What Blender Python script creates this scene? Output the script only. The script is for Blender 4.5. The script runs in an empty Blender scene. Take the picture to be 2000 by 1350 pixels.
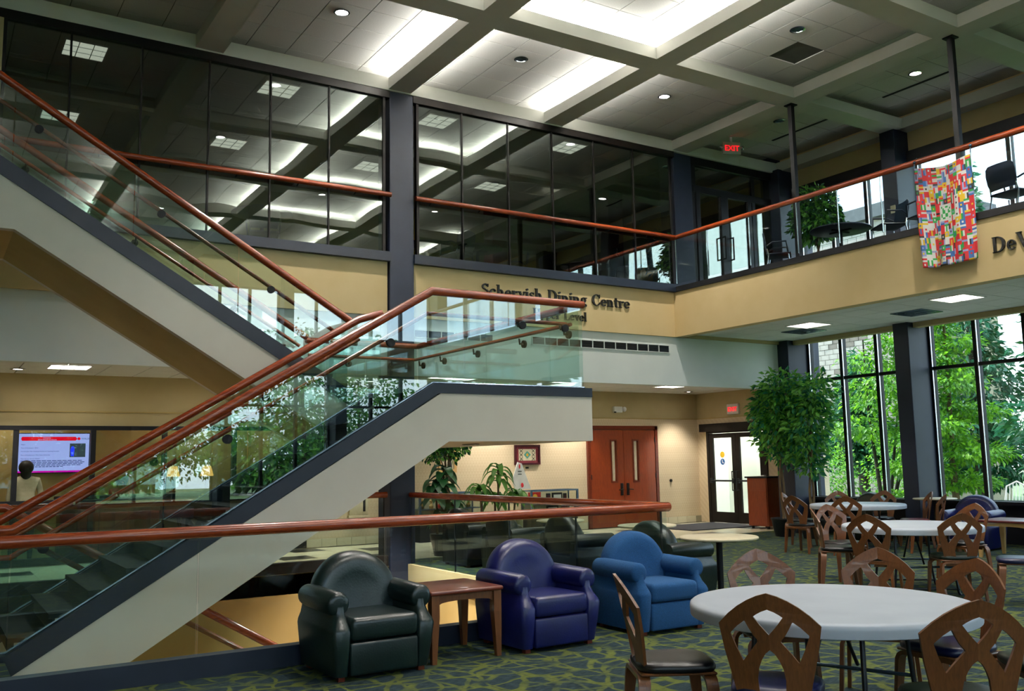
import bpy, bmesh, math, random
from mathutils import Vector, Matrix
from mathutils.geometry import tessellate_polygon

random.seed(7)
D = bpy.data
SC = bpy.context.scene
COL = SC.collection
PI = math.pi
rad = math.radians


# ------------------------------------------------------------------ camera
def make_camera():
    yaw, pit, rol = rad(32.32), rad(7.131), rad(-1.042)
    F = Vector((math.sin(yaw) * math.cos(pit), math.cos(yaw) * math.cos(pit), math.sin(pit)))
    R = Vector((math.cos(yaw), -math.sin(yaw), 0))
    U = R.cross(F)
    c, s = math.cos(rol), math.sin(rol)
    R2, U2 = c * R + s * U, -s * R + c * U
    cam = D.cameras.new('camera')
    cam.sensor_fit = 'HORIZONTAL'
    cam.sensor_width = 36
    cam.lens = 36 * 1816.67 / 2000
    cam.clip_start, cam.clip_end = 0.05, 500
    o = D.objects.new('camera', cam)
    m = Matrix.Identity(4)
    for i in range(3):
        m[i][0], m[i][1], m[i][2] = R2[i], U2[i], -F[i]
    m[2][3] = 1.538
    o.matrix_world = m
    COL.objects.link(o)
    SC.camera = o


make_camera()
SC.view_settings.view_transform = 'Standard'
SC.view_settings.look = 'None'
SC.view_settings.exposure = 1.25
SC.view_settings.gamma = 1.0
SC.view_settings.use_curve_mapping = False
SC.cycles.use_denoising = True
SC.cycles.max_bounces = 10
SC.cycles.diffuse_bounces = 5
SC.cycles.glossy_bounces = 5
SC.cycles.transparent_max_bounces = 40
SC.cycles.sample_clamp_indirect = 4.0
SC.cycles.caustics_reflective = False
SC.cycles.caustics_refractive = False
SC.cycles.blur_glossy = 0.5


# ------------------------------------------------------------------ world
def make_world():
    w = D.worlds.new('sky')
    SC.world = w
    w.use_nodes = True
    nt = w.node_tree
    nt.nodes.clear()
    out = nt.nodes.new('ShaderNodeOutputWorld')
    bg = nt.nodes.new('ShaderNodeBackground')
    bg.inputs['Strength'].default_value = 2.3
    tc = nt.nodes.new('ShaderNodeTexCoord')
    mp = nt.nodes.new('ShaderNodeMapping')
    mp.inputs['Scale'].default_value = (1, 1, 2.6)
    no = nt.nodes.new('ShaderNodeTexNoise')
    no.inputs['Scale'].default_value = 2.4
    no.inputs['Detail'].default_value = 5
    cr = nt.nodes.new('ShaderNodeValToRGB')
    cr.color_ramp.elements[0].position = 0.36
    cr.color_ramp.elements[0].color = (0.42, 0.64, 0.95, 1)
    cr.color_ramp.elements[1].position = 0.58
    cr.color_ramp.elements[1].color = (0.86, 0.93, 1.0, 1)
    L = nt.links.new
    L(tc.outputs['Generated'], mp.inputs[0])
    L(mp.outputs[0], no.inputs['Vector'])
    L(no.outputs['Fac'], cr.inputs[0])
    L(cr.outputs[0], bg.inputs['Color'])
    L(bg.outputs[0], out.inputs[0])


make_world()


def add_sun():
    l = D.lights.new('sun', 'SUN')
    l.energy = 3.6
    l.angle = rad(3)
    l.color = (1, 0.96, 0.88)
    o = D.objects.new('sun', l)
    o.rotation_euler = Vector((0.16, -0.58, -0.80)).to_track_quat('-Z', 'Y').to_euler()
    COL.objects.link(o)


add_sun()


def area_light(name, loc, sx, sy, power, color, direction, spread=180):
    l = D.lights.new(name, 'AREA')
    l.shape = 'RECTANGLE'
    l.size, l.size_y = sx, sy
    l.energy = power
    l.color = color
    l.spread = rad(spread)
    o = D.objects.new(name, l)
    o.location = loc
    o.rotation_euler = Vector(direction).to_track_quat('-Z', 'Y').to_euler()
    COL.objects.link(o)
    return o


# fluorescent strips lying in the hollow ceiling beams, shining up on the tiles
COOL = (1.0, 0.99, 0.93)
for bx_, y0_, y1_, pw_ in ((6.32, 10.6, 13.3, 95), (6.32, 7.6, 10.2, 95), (9.38, 10.6, 13.3, 75), (9.38, 7.6, 10.2, 90),
                           (6.32, 4.7, 7.2, 90), (9.38, 4.7, 7.2, 90),                            (3.25, 1.6, 4.2, 60), (6.32, 1.6, 4.2, 90), (9.38, 1.6, 4.2, 60), (0.2, 1.6, 4.2, 50), (3.25, -1.4, 1.3, 60), (6.32, -1.4, 1.3, 60), (9.38, -1.4, 1.3, 60), (9.38, -4.4, -1.7, 60), (3.25, -4.4, -1.7, 60), (12.44, -1.4, 1.3, 50), (12.44, 1.6, 4.2, 40)):
    area_light('cove_strip', (bx_, (y0_ + y1_) / 2, 7.785), 0.16, y1_ - y0_, pw_ * 1.35, COOL, (0, 0, 1))
for by_, x0_, x1_, pw_ in ((10.43, 6.55, 9.15, 45), (7.45, 6.55, 9.15, 70), (4.47, 6.55, 9.15, 60)):
    area_light('cove_strip', ((x0_ + x1_) / 2, by_, 7.785), x1_ - x0_, 0.16, pw_ * 1.35, COOL, (0, 0, 1))


# ------------------------------------------------------------------ materials
MATS = {}


def hexc(h):
    h = h.lstrip('#')
    o = []
    for i in (0, 2, 4):
        c = int(h[i:i + 2], 16) / 255
        o.append(c / 12.92 if c <= 0.04045 else ((c + 0.055) / 1.055) ** 2.4)
    return (*o, 1)


def new_mat(name):
    m = D.materials.new(name)
    m.use_nodes = True
    nt = m.node_tree
    nt.nodes.clear()
    out = nt.nodes.new('ShaderNodeOutputMaterial')
    MATS[name] = m
    return m, nt, out


def noise(nt, scale, detail=3, vec=None, sc3=None, dist=0.0):
    n = nt.nodes.new('ShaderNodeTexNoise')
    n.inputs['Scale'].default_value = scale
    n.inputs['Detail'].default_value = detail
    n.inputs['Distortion'].default_value = dist
    tc = nt.nodes.new('ShaderNodeTexCoord')
    mp = nt.nodes.new('ShaderNodeMapping')
    if sc3:
        mp.inputs['Scale'].default_value = sc3
    nt.links.new(tc.outputs['Object'], mp.inputs[0])
    nt.links.new(mp.outputs[0], n.inputs['Vector'])
    return n


def ramp(nt, fac, stops):
    r = nt.nodes.new('ShaderNodeValToRGB')
    e = r.color_ramp.elements
    while len(e) < len(stops):
        e.new(0.5)
    for i, (p, c) in enumerate(stops):
        e[i].position = p
        e[i].color = c
    nt.links.new(fac, r.inputs[0])
    return r.outputs[0]


def pbr(name, c1, c2=None, rough=0.6, scale=8, sc3=None, bump=0.0, bscale=None, metal=0.0, spec=0.5, detail=4, dist=0.0, lo=0.35, hi=0.65, sheen=0.0, coat=0.0):
    m, nt, out = new_mat(name)
    b = nt.nodes.new('ShaderNodeBsdfPrincipled')
    b.inputs['Roughness'].default_value = rough
    b.inputs['Metallic'].default_value = metal
    b.inputs['Specular IOR Level'].default_value = spec
    b.inputs['Sheen Weight'].default_value = sheen
    b.inputs['Coat Weight'].default_value = coat
    c1 = hexc(c1) if isinstance(c1, str) else c1
    if c2 is None:
        c2 = tuple(min(1, x * 1.07) for x in c1[:3]) + (1,)
    else:
        c2 = hexc(c2) if isinstance(c2, str) else c2
    n = noise(nt, scale, detail, sc3=sc3, dist=dist)
    nt.links.new(ramp(nt, n.outputs['Fac'], [(lo, c1), (hi, c2)]), b.inputs['Base Color'])
    if bump:
        n2 = noise(nt, bscale or scale * 6, 3, sc3=sc3)
        bp = nt.nodes.new('ShaderNodeBump')
        bp.inputs['Strength'].default_value = bump
        bp.inputs['Distance'].default_value = 0.01
        nt.links.new(n2.outputs['Fac'], bp.inputs['Height'])
        nt.links.new(bp.outputs[0], b.inputs['Normal'])
    nt.links.new(b.outputs[0], out.inputs[0])
    return m


def emit(name, col, strength):
    m, nt, out = new_mat(name)
    e = nt.nodes.new('ShaderNodeEmission')
    n = noise(nt, 3, 1)
    c = hexc(col)
    c2 = tuple(min(1, x * 0.96) for x in c[:3]) + (1,)
    nt.links.new(ramp(nt, n.outputs['Fac'], [(0.3, c2), (0.7, c)]), e.inputs[0])
    e.inputs[1].default_value = strength
    nt.links.new(e.outputs[0], out.inputs[0])
    return m


def glass(name, tint, f0, rough=0.0, gloss=(1, 1, 1, 1), wav=0.0):
    m, nt, out = new_mat(name)
    tr = nt.nodes.new('ShaderNodeBsdfTransparent')
    tr.inputs[0].default_value = (*tint, 1)
    gl = nt.nodes.new('ShaderNodeBsdfGlossy')
    gl.inputs['Color'].default_value = gloss
    gl.inputs['Roughness'].default_value = rough
    lw = nt.nodes.new('ShaderNodeLayerWeight')
    lw.inputs[0].default_value = 0.5
    p5 = nt.nodes.new('ShaderNodeMath')
    p5.operation = 'POWER'
    p5.inputs[1].default_value = 4
    ma = nt.nodes.new('ShaderNodeMath')
    ma.operation = 'MULTIPLY_ADD'
    ma.inputs[1].default_value = 1 - f0
    ma.inputs[2].default_value = f0
    mx = nt.nodes.new('ShaderNodeMixShader')
    L = nt.links.new
    L(lw.outputs['Facing'], p5.inputs[0])
    L(p5.outputs[0], ma.inputs[0])
    L(ma.outputs[0], mx.inputs[0])
    L(tr.outputs[0], mx.inputs[1])
    L(gl.outputs[0], mx.inputs[2])
    if wav:
        n = noise(nt, 0.9, 1)
        bp = nt.nodes.new('ShaderNodeBump')
        bp.inputs['Strength'].default_value = wav
        bp.inputs['Distance'].default_value = 0.02
        L(n.outputs['Fac'], bp.inputs['Height'])
        L(bp.outputs[0], gl.inputs['Normal'])
    L(mx.outputs[0], out.inputs[0])
    return m


def wood(name, c1, c2, rough=0.35, sc3=(6, 6, 0.8), scale=6, coat=0.3):
    return pbr(name, c1, c2, rough, scale, sc3, detail=6, dist=1.2, lo=0.3, hi=0.7, coat=coat)


# painted surfaces
pbr('paint_tan', '#d3bb88', '#d8c190', 0.75, 2, bump=0.05, bscale=90)
pbr('paint_mustard', '#c0985a', '#c69f62', 0.75, 2, bump=0.05, bscale=90)
pbr('paint_offwhite', '#d3ccbe', '#d8d2c4', 0.7, 2, bump=0.04, bscale=90)
pbr('paint_white', '#e0e6e2', '#e5ebe7', 0.7, 2, bump=0.04, bscale=90)
pbr('paint_olive', '#b3a276', '#b9a97e', 0.8, 2, bump=0.04, bscale=90)
pbr('paint_soffit', '#b09a60', '#b8a268', 0.8, 2)
pbr('paint_navy', '#161e32', '#1a2338', 0.5, 3, bump=0.03, bscale=60)
pbr('paint_navy_cap', '#131c2c', '#182233', 0.45, 3, bump=0.03, bscale=60)
pbr('beam_paint', '#d6d5ce', '#dcdbd5', 0.8, 2)
pbr('frame_dark', '#101014', '#16161b', 0.45, 5, spec=0.3)
pbr('frame_bronze', '#161210', '#1c1715', 0.5, 5, spec=0.25)
pbr('chrome', '#c8ccd0', '#d4d8dc', 0.2, 4, metal=1.0)
pbr('steel_dark', '#33373c', '#3c4046', 0.35, 6, metal=0.8)
pbr('steel_blue', '#6a8098', '#768ca4', 0.25, 6, metal=0.8)
pbr('black_metal', '#0c0d0f', '#121316', 0.5, 8, spec=0.25)
pbr('tile_ceiling', '#cfcdc8', '#d8d6d1', 0.9, 60, bump=0.1, bscale=200)
pbr('grid_ceiling', '#4a4c46', '#55574f', 0.7, 4)
pbr('tile_soffit', '#e4e6e3', '#eaece9', 0.9, 60, bump=0.1, bscale=200)
pbr('tile_floor', '#cfc6a8', '#dad2b6', 0.3, 3)
pbr('tile_black', '#1c1b1d', '#29282a', 0.3, 4)
pbr('grout', '#8d866f', '#999279', 0.9, 10)
pbr('mat_charcoal', '#2a2b30', '#383940', 0.95, 140, lo=0.2, hi=0.8)
pbr('lower_floor', '#8a7d5e', '#958868', 0.7, 5)
wood('rail_wood', '#7a2c12', '#9a441c', 0.25, (1.2, 1.2, 8), 4)
wood('chair_wood', '#5f3517', '#784722', 0.42, (14, 14, 1.6), 5)
wood('cherry_wood', '#5c2315', '#74301c', 0.3, (1.5, 8, 8), 5)
wood('door_wood', '#7a2f14', '#944019', 0.4, (9, 9, 0.9), 6)
wood('maple_wood', '#c49a5c', '#d2ab70', 0.4, (8, 8, 1), 5)
wood('desk_wood', '#3a1216', '#4a181c', 0.3, (2, 8, 8), 4)
pbr('leather_green', '#0a1a1c', '#0d2221', 0.3, 5, bump=0.12, bscale=70, spec=0.6)
pbr('leather_blue', '#0a1048', '#0e1658', 0.34, 5, bump=0.12, bscale=70, spec=0.6)
pbr('fabric_teal', '#0d3c66', '#165084', 0.95, 120, bump=0.25, bscale=260, sheen=0.0, lo=0.3, hi=0.7)
pbr('leather_black', '#090b0e', '#0e1115', 0.36, 5, bump=0.12, bscale=70)
pbr('leather_olive', '#12180f', '#181e14', 0.36, 5, bump=0.12, bscale=70)
pbr('seat_black', '#0a0a0f', '#0f0f15', 0.35, 6, bump=0.06, bscale=60)
pbr('seat_blue', '#0b1238', '#0f1842', 0.32, 6, bump=0.06, bscale=60)
pbr('seat_green', '#08150f', '#0c1c15', 0.35, 6, bump=0.06, bscale=60)
pbr('seat_red', '#5a1418', '#69181c', 0.35, 6, bump=0.06, bscale=60)
pbr('table_white', '#b4bcc8', '#bcc4cf', 0.45, 3, bump=0.05, bscale=25)
pbr('laminate_cream', '#c6bb9c', '#d0c5a8', 0.35, 20)
pbr('letter_black', '#101010', '#181818', 0.5, 5)
pbr('plastic_white', '#d8d8d4', '#e2e2de', 0.5, 5)
pbr('plastic_navy', '#121a2c', '#182238', 0.4, 5)
pbr('bark', '#5c4a34', '#7a6548', 0.9, 14, sc3=(1, 1, 0.2), bump=0.6, bscale=30)
pbr('bark_dark', '#2a2420', '#3b332b', 0.9, 14, sc3=(1, 1, 0.2), bump=0.6, bscale=30)
pbr('soil', '#2b2118', '#3a2d20', 1.0, 30)
pbr('pot_dark', '#18191c', '#202226', 0.35, 4)
pbr('pot_olive', '#6e6a44', '#7a764e', 0.5, 4)
pbr('lawn', '#52683e', '#62784c', 0.95, 3, bump=0.4, bscale=60)
pbr('path_grey', '#b0aea8', '#bab8b2', 0.9, 4)
pbr('block_pale', '#8f897f', '#9a948a', 0.9, 6)
pbr('block_warm', '#645c53', '#6f675d', 0.9, 6)
pbr('roof_trim', '#4a4a4c', '#555557', 0.8, 4)
pbr('skin', '#a8785c', '#b5866a', 0.6, 5)
pbr('hair_dark', '#17120f', '#241b16', 0.6, 30)
pbr('shirt_cream', '#cdbfa4', '#d8ccb2', 0.9, 20)
pbr('shirt_coral', '#c05a48', '#cc6854', 0.9, 20)
pbr('trousers_dark', '#1e2028', '#262932', 0.9, 20)
pbr('lamp_brass', '#8a6a34', '#9a7a40', 0.3, 5, metal=0.9)
pbr('frame_maroon', '#3a0f18', '#4a1620', 0.4, 6)
pbr('art_maroon', '#7a2a34', '#8a3640', 0.6, 12)
pbr('art_cream', '#cfc3a2', '#dacfb0', 0.7, 12)
pbr('art_teal', '#3f9a8c', '#55aa9a', 0.6, 12)
pbr('art_black', '#141414', '#1d1d1d', 0.6, 12)
pbr('book_red', '#b01c1c', '#c42a20', 0.6, 12)
pbr('book_yellow', '#d8a82a', '#e0b440', 0.6, 12)
pbr('print_white', '#dcdcd8', '#e6e6e2', 0.6, 8)
pbr('print_red', '#c41e28', '#d02a30', 0.6, 8)
pbr('print_blue', '#2a5a9a', '#3468a8', 0.6, 8)
pbr('print_yellow', '#d8b018', '#e2bc28', 0.6, 8)
pbr('pillar_maroon', '#4a1a1c', '#562022', 0.6, 4)
pbr('wall_dining', '#b0a048', '#b8a850', 0.8, 3)
pbr('wall_office', '#b89a5c', '#c2a568', 0.8, 3)
pbr('carpet_dark', '#12181a', '#1b2224', 1.0, 60, bump=0.3, bscale=200)
emit('lamp_white', '#fff6e6', 6.0)
emit('downlight_glow', '#fff0ee', 9.0)
emit('troffer_glow', '#fff8ec', 9)
emit('troffer_soffit', '#fff8ec', 2.2)
emit('troffer_dim', '#f4f2e4', 0.7)
emit('lamp_shade', '#ffb060', 0.8)
emit('stairwell_fill', '#fff0d8', 26)  # glow of the added panels that brighten the stairwell
emit('exit_red', '#ff1420', 0.75)
emit('screen_white', '#a8b8ff', 0.42)
emit('screen_red', '#d8102c', 0.5)
emit('screen_text', '#3a4488', 0.3)
emit('screen_magenta', '#c010a8', 0.5)
emit('screen_blue', '#2a3cff', 0.5)
emit('screen_photo', '#44505c', 0.3)
glass('glass_stair', (0.86, 0.955, 0.935), 0.085)
glass('glass_guard', (0.92, 0.97, 0.955), 0.025)
glass('glass_dining', (0.56, 0.60, 0.57), 0.17, gloss=(0.92, 1.0, 0.97, 1), wav=0.25)
glass('glass_window', (0.93, 0.97, 0.96), 0.03)
glass('glass_office', (0.9, 0.93, 0.9), 0.03)


def wallpaper():
    m, nt, out = new_mat('wallpaper')
    b = nt.nodes.new('ShaderNodeBsdfPrincipled')
    b.inputs['Roughness'].default_value = 0.8
    tc = nt.nodes.new('ShaderNodeTexCoord')
    mp = nt.nodes.new('ShaderNodeMapping')
    mp.inputs['Rotation'].default_value = (rad(45), rad(45), 0)
    mp.inputs['Scale'].default_value = (20, 20, 20)
    ck = nt.nodes.new('ShaderNodeTexChecker')
    ck.inputs['Scale'].default_value = 1
    ck.inputs['Color1'].default_value = hexc('#d6c3a0')
    ck.inputs['Color2'].default_value = hexc('#d0bc99')
    L = nt.links.new
    L(tc.outputs['Object'], mp.inputs[0])
    L(mp.outputs[0], ck.inputs['Vector'])
    L(ck.outputs[0], b.inputs['Base Color'])
    L(b.outputs[0], out.inputs[0])


wallpaper()


def carpet():
    m, nt, out = new_mat('carpet')
    L = nt.links.new
    b = nt.nodes.new('ShaderNodeBsdfPrincipled')
    b.inputs['Roughness'].default_value = 1.0
    b.inputs['Specular IOR Level'].default_value = 0.1
    tc = nt.nodes.new('ShaderNodeTexCoord')
    nz = nt.nodes.new('ShaderNodeTexNoise')
    nz.inputs['Scale'].default_value = 2.2
    nz.inputs['Detail'].default_value = 2
    L(tc.outputs['Object'], nz.inputs['Vector'])
    mixv = nt.nodes.new('ShaderNodeMix')
    mixv.data_type = 'VECTOR'
    mixv.inputs['Factor'].default_value = 0.22
    L(tc.outputs['Object'], mixv.inputs[4])
    L(nz.outputs['Color'], mixv.inputs[5])
    facs = []
    for sc, rot, lo, hi in (((2.9, 6.6, 1), 0.5, 0.055, 0.10), ((6.0, 2.6, 1), -0.3, 0.05, 0.085)):
        mp = nt.nodes.new('ShaderNodeMapping')
        mp.inputs['Rotation'].default_value = (0, 0, rot)
        mp.inputs['Scale'].default_value = sc
        L(mixv.outputs[1], mp.inputs[0])
        v = nt.nodes.new('ShaderNodeTexVoronoi')
        v.feature = 'DISTANCE_TO_EDGE'
        v.voronoi_dimensions = '2D'
        v.inputs['Scale'].default_value = 1.0
        L(mp.outputs[0], v.inputs['Vector'])
        mr = nt.nodes.new('ShaderNodeMapRange')
        mr.inputs[1].default_value = lo
        mr.inputs[2].default_value = hi
        mr.inputs[3].default_value = 1
        mr.inputs[4].default_value = 0
        L(v.outputs['Distance'], mr.inputs[0])
        facs.append(mr.outputs[0])
    mxx = nt.nodes.new('ShaderNodeMath')
    mxx.operation = 'MAXIMUM'
    L(facs[0], mxx.inputs[0])
    L(facs[1], mxx.inputs[1])
    gn = noise(nt, 5, 5)
    gr = nt.nodes.new('ShaderNodeMapRange')
    gr.inputs[1].default_value = 0.3
    gr.inputs[2].default_value = 0.55
    L(gn.outputs['Fac'], gr.inputs[0])
    ml = nt.nodes.new('ShaderNodeMath')
    ml.operation = 'MULTIPLY'
    L(mxx.outputs[0], ml.inputs[0])
    L(gr.outputs[0], ml.inputs[1])
    base = noise(nt, 30, 4, sc3=(0.5, 3, 1))
    bc = ramp(nt, base.outputs['Fac'], [(0.35, hexc('#1c292e')), (0.65, hexc('#34444a'))])
    oc = ramp(nt, base.outputs['Fac'], [(0.3, hexc('#4c5528')), (0.7, hexc('#646d38'))])
    mc = nt.nodes.new('ShaderNodeMix')
    mc.data_type = 'RGBA'
    L(ml.outputs[0], mc.inputs['Factor'])
    L(bc, mc.inputs[6])
    L(oc, mc.inputs[7])
    L(mc.outputs[2], b.inputs['Base Color'])
    fn = noise(nt, 220, 2)
    bp = nt.nodes.new('ShaderNodeBump')
    bp.inputs['Strength'].default_value = 0.4
    bp.inputs['Distance'].default_value = 0.01
    L(fn.outputs['Fac'], bp.inputs['Height'])
    L(bp.outputs[0], b.inputs['Normal'])
    L(b.outputs[0], out.inputs[0])


carpet()


def leafmat(name, c1, c2, trans=0.35):
    m, nt, out = new_mat(name)
    n = noise(nt, 3.0, 3)
    col = ramp(nt, n.outputs['Fac'], [(0.3, hexc(c1)), (0.7, hexc(c2))])
    d = nt.nodes.new('ShaderNodeBsdfPrincipled')
    d.inputs['Roughness'].default_value = 0.45
    t = nt.nodes.new('ShaderNodeBsdfTranslucent')
    mx = nt.nodes.new('ShaderNodeMixShader')
    mx.inputs[0].default_value = trans
    L = nt.links.new
    L(col, d.inputs['Base Color'])
    L(col, t.inputs[0])
    L(d.outputs[0], mx.inputs[1])
    L(t.outputs[0], mx.inputs[2])
    L(mx.outputs[0], out.inputs[0])


leafmat('leaf_ficus', '#4a9434', '#8ccc58', 0.4)
leafmat('leaf_ficus_teal', '#1e6444', '#369464', 0.35)
leafmat('leaf_dark', '#164626', '#2a6a34', 0.2)
leafmat('leaf_corn', '#2f6a24', '#6aa040', 0.3)
leafmat('leaf_bright', '#5c9c1e', '#94cc34', 0.45)
leafmat('leaf_conifer', '#245a42', '#3c805c', 0.3)
leafmat('leaf_hedge', '#3f7a26', '#5f9a38', 0.3)


# ------------------------------------------------------------------ mesh helpers
class MB:
    def __init__(s):
        s.v, s.f, s.mi, s.cur = [], [], [], 0

    def add(s, vs, fs):
        o = len(s.v)
        s.v += [tuple(q) for q in vs]
        s.f += [tuple(i + o for i in q) for q in fs]
        s.mi += [s.cur] * len(fs)
        return s

    def box(s, x0, x1, y0, y1, z0, z1):
        return s.add([(x0, y0, z0), (x1, y0, z0), (x1, y1, z0), (x0, y1, z0), (x0, y0, z1), (x1, y0, z1), (x1, y1, z1), (x0, y1, z1)],
                     [(0, 3, 2, 1), (4, 5, 6, 7), (0, 1, 5, 4), (1, 2, 6, 5), (2, 3, 7, 6), (3, 0, 4, 7)])

    @staticmethod
    def to3(p, t, axis):
        return (t, p[0], p[1]) if axis == 'x' else (p[0], t, p[1]) if axis == 'y' else (p[0], p[1], t)

    def prism(s, poly, a, b, axis='y'):
        n = len(poly)
        vs = [s.to3(p, a, axis) for p in poly] + [s.to3(p, b, axis) for p in poly]
        fs = [tuple(range(n)), tuple(range(2 * n - 1, n - 1, -1))] + [(i, i + n, (i + 1) % n + n, (i + 1) % n) for i in range(n)]
        return s.add(vs, fs)

    def holed(s, outer, holes, a, b, axis='y', fn=None):
        loops = [outer] + holes
        flat = [p for l in loops for p in l]
        tris = tessellate_polygon([[Vector((p[0], p[1], 0)) for p in l] for l in loops])
        n = len(flat)
        vs = [s.to3(p, a, axis) for p in flat] + [s.to3(p, b, axis) for p in flat]
        if fn:
            vs = [fn(q) for q in vs]
        fs = [tuple(t) for t in tris] + [tuple(i + n for i in reversed(t)) for t in tris]
        o = 0
        for l in loops:
            k = len(l)
            fs += [(o + i, o + (i + 1) % k, o + (i + 1) % k + n, o + i + n) for i in range(k)]
            o += k
        return s.add(vs, fs)

    def tube(s, path, r, n=10, cap=True):
        path = [Vector(p) for p in path]
        rs = r if isinstance(r, (list, tuple)) else [r] * len(path)
        vs, fs = [], []
        ref = None
        for i, p in enumerate(path):
            a = path[max(i - 1, 0)]
            b = path[min(i + 1, len(path) - 1)]
            t = (b - a).normalized()
            if ref is None:
                ref = Vector((0, 0, 1)) if abs(t.z) < 0.9 else Vector((1, 0, 0))
            u = t.cross(ref).normalized()
            w = u.cross(t).normalized()
            ref = w
            k, sd = 1.0, None
            if 0 < i < len(path) - 1:
                d1, d2 = (p - a).normalized(), (b - p).normalized()
                t = (d1 + d2).normalized()
                u = t.cross(ref).normalized()
                w = u.cross(t).normalized()
                ax = d1.cross(d2)
                if ax.length > 1e-4:
                    sd = ax.cross(t).normalized()
                    k = min(2.0, 1 / max(0.3, math.sqrt(max(0.05, (1 + d1.dot(d2)) / 2))))
            for j in range(n):
                g = 2 * PI * j / n
                off = (u * math.cos(g) + w * math.sin(g)) * rs[i]
                if sd is not None:
                    off = off + sd * (off.dot(sd) * (k - 1))
                vs.append(p + off)
        for i in range(len(path) - 1):
            for j in range(n):
                fs.append((i * n + j, i * n + (j + 1) % n, (i + 1) * n + (j + 1) % n, (i + 1) * n + j))
        if cap:
            fs += [tuple(reversed(range(n))), tuple(range((len(path) - 1) * n, len(path) * n))]
        return s.add(vs, fs)

    def lathe(s, prof, cx=0, cy=0, n=24, cz=0):
        vs, fs = [], []
        m = len(prof)
        for j in range(n):
            g = 2 * PI * j / n
            for r, z in prof:
                vs.append((cx + r * math.cos(g), cy + r * math.sin(g), cz + z))
        for j in range(n):
            for i in range(m - 1):
                a, b = j * m + i, ((j + 1) % n) * m + i
                fs.append((a, b, b + 1, a + 1))
        fs.append(tuple(j * m for j in reversed(range(n))))
        fs.append(tuple(j * m + m - 1 for j in range(n)))
        return s.add(vs, fs)

    def disc(s, c, nrm, r, t, n=20):
        c, nrm = Vector(c), Vector(nrm).normalized()
        return s.tube([c, c + nrm * t], r, n)

    def rbox(s, x0, x1, y0, y1, z0, z1, bev=0.02, seg=3, puff=0.0):
        bm = bmesh.new()
        bmesh.ops.create_cube(bm, size=1)
        for v in bm.verts:
            v.co = Vector((x0 + (v.co.x + .5) * (x1 - x0), y0 + (v.co.y + .5) * (y1 - y0), z0 + (v.co.z + .5) * (z1 - z0)))
        bmesh.ops.bevel(bm, geom=list(bm.edges), offset=bev, segments=seg, profile=0.5, affect='EDGES')
        bm.verts.index_update()
        s.add([v.co for v in bm.verts], [[v.index for v in f.verts] for f in bm.faces])
        bm.free()
        return s

    def ellipsoid(s, c, rx, ry, rz, nu=16, nv=10):
        vs, fs = [], []
        for i in range(nv + 1):
            a = PI * i / nv
            for j in range(nu):
                g = 2 * PI * j / nu
                vs.append((c[0] + rx * math.sin(a) * math.cos(g), c[1] + ry * math.sin(a) * math.sin(g), c[2] + rz * math.cos(a)))
        for i in range(nv):
            for j in range(nu):
                fs.append((i * nu + j, i * nu + (j + 1) % nu, (i + 1) * nu + (j + 1) % nu, (i + 1) * nu + j))
        return s.add(vs, fs)

    def loft(s, rings, cap=True):
        n = len(rings[0])
        vs = [p for r in rings for p in r]
        fs = []
        for i in range(len(rings) - 1):
            for j in range(n):
                fs.append((i * n + j, i * n + (j + 1) % n, (i + 1) * n + (j + 1) % n, (i + 1) * n + j))
        if cap:
            fs += [tuple(reversed(range(n))), tuple(range((len(rings) - 1) * n, len(rings) * n))]
        return s.add(vs, fs)

    def mesh(s, name, mats, smooth=False, angle=40, fix=True):
        me = D.meshes.new(name)
        me.from_pydata(s.v, [], s.f)
        for m in (mats if isinstance(mats, (list, tuple)) else [mats]):
            me.materials.append(MATS[m])
        if any(s.mi):
            me.polygons.foreach_set('material_index', s.mi)
        if fix:
            bm = bmesh.new()
            bm.from_mesh(me)
            bmesh.ops.recalc_face_normals(bm, faces=bm.faces)
            bm.to_mesh(me)
            bm.free()
        if smooth:
            me.polygons.foreach_set('use_smooth', [True] * len(me.polygons))
            me.set_sharp_from_angle(angle=rad(angle))
        me.update()
        return me

    def build(s, name, mats, parent=None, smooth=False, angle=40, fix=True, local=False):
        return put(name, s.mesh(name, mats, smooth, angle, fix), parent, local)


def put(name, me, parent=None, local=False):
    o = D.objects.new(name, me)
    COL.objects.link(o)
    if parent is not None:
        o.parent = parent
        if not local:
            o.matrix_parent_inverse = base_matrix(parent).inverted()
    return o


def base_matrix(o):
    m = Matrix.Translation(o.location) @ o.rotation_euler.to_matrix().to_4x4()
    if o.parent:
        m = base_matrix(o.parent) @ o.matrix_parent_inverse @ m
    return m


def tag(o, label, cat, group=None, kind=None):
    o['label'] = label
    o['category'] = cat
    if group:
        o['group'] = group
    if kind:
        o['kind'] = kind
    return o


def thing(name, label, cat, loc=(0, 0, 0), rz=0, group=None, kind=None):
    o = D.objects.new(name, None)
    o.empty_display_size = 0.1
    COL.objects.link(o)
    o.location = loc
    o.rotation_euler = (0, 0, rz)
    return tag(o, label, cat, group, kind)


def dup(root, loc, rz, label, group=None, sub=None):
    r = root.copy()
    COL.objects.link(r)
    r.location = loc
    r.rotation_euler = (0, 0, rz)
    r['label'] = label
    if group:
        r['group'] = group
    for ch in list(root.children):
        c = ch.copy()
        COL.objects.link(c)
        c.parent = r
        if sub and ch.data and ch.data.name in sub:
            c.data = sub[ch.data.name]
        for g in list(ch.children):
            d = g.copy()
            COL.objects.link(d)
            d.parent = c
    return r


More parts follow.
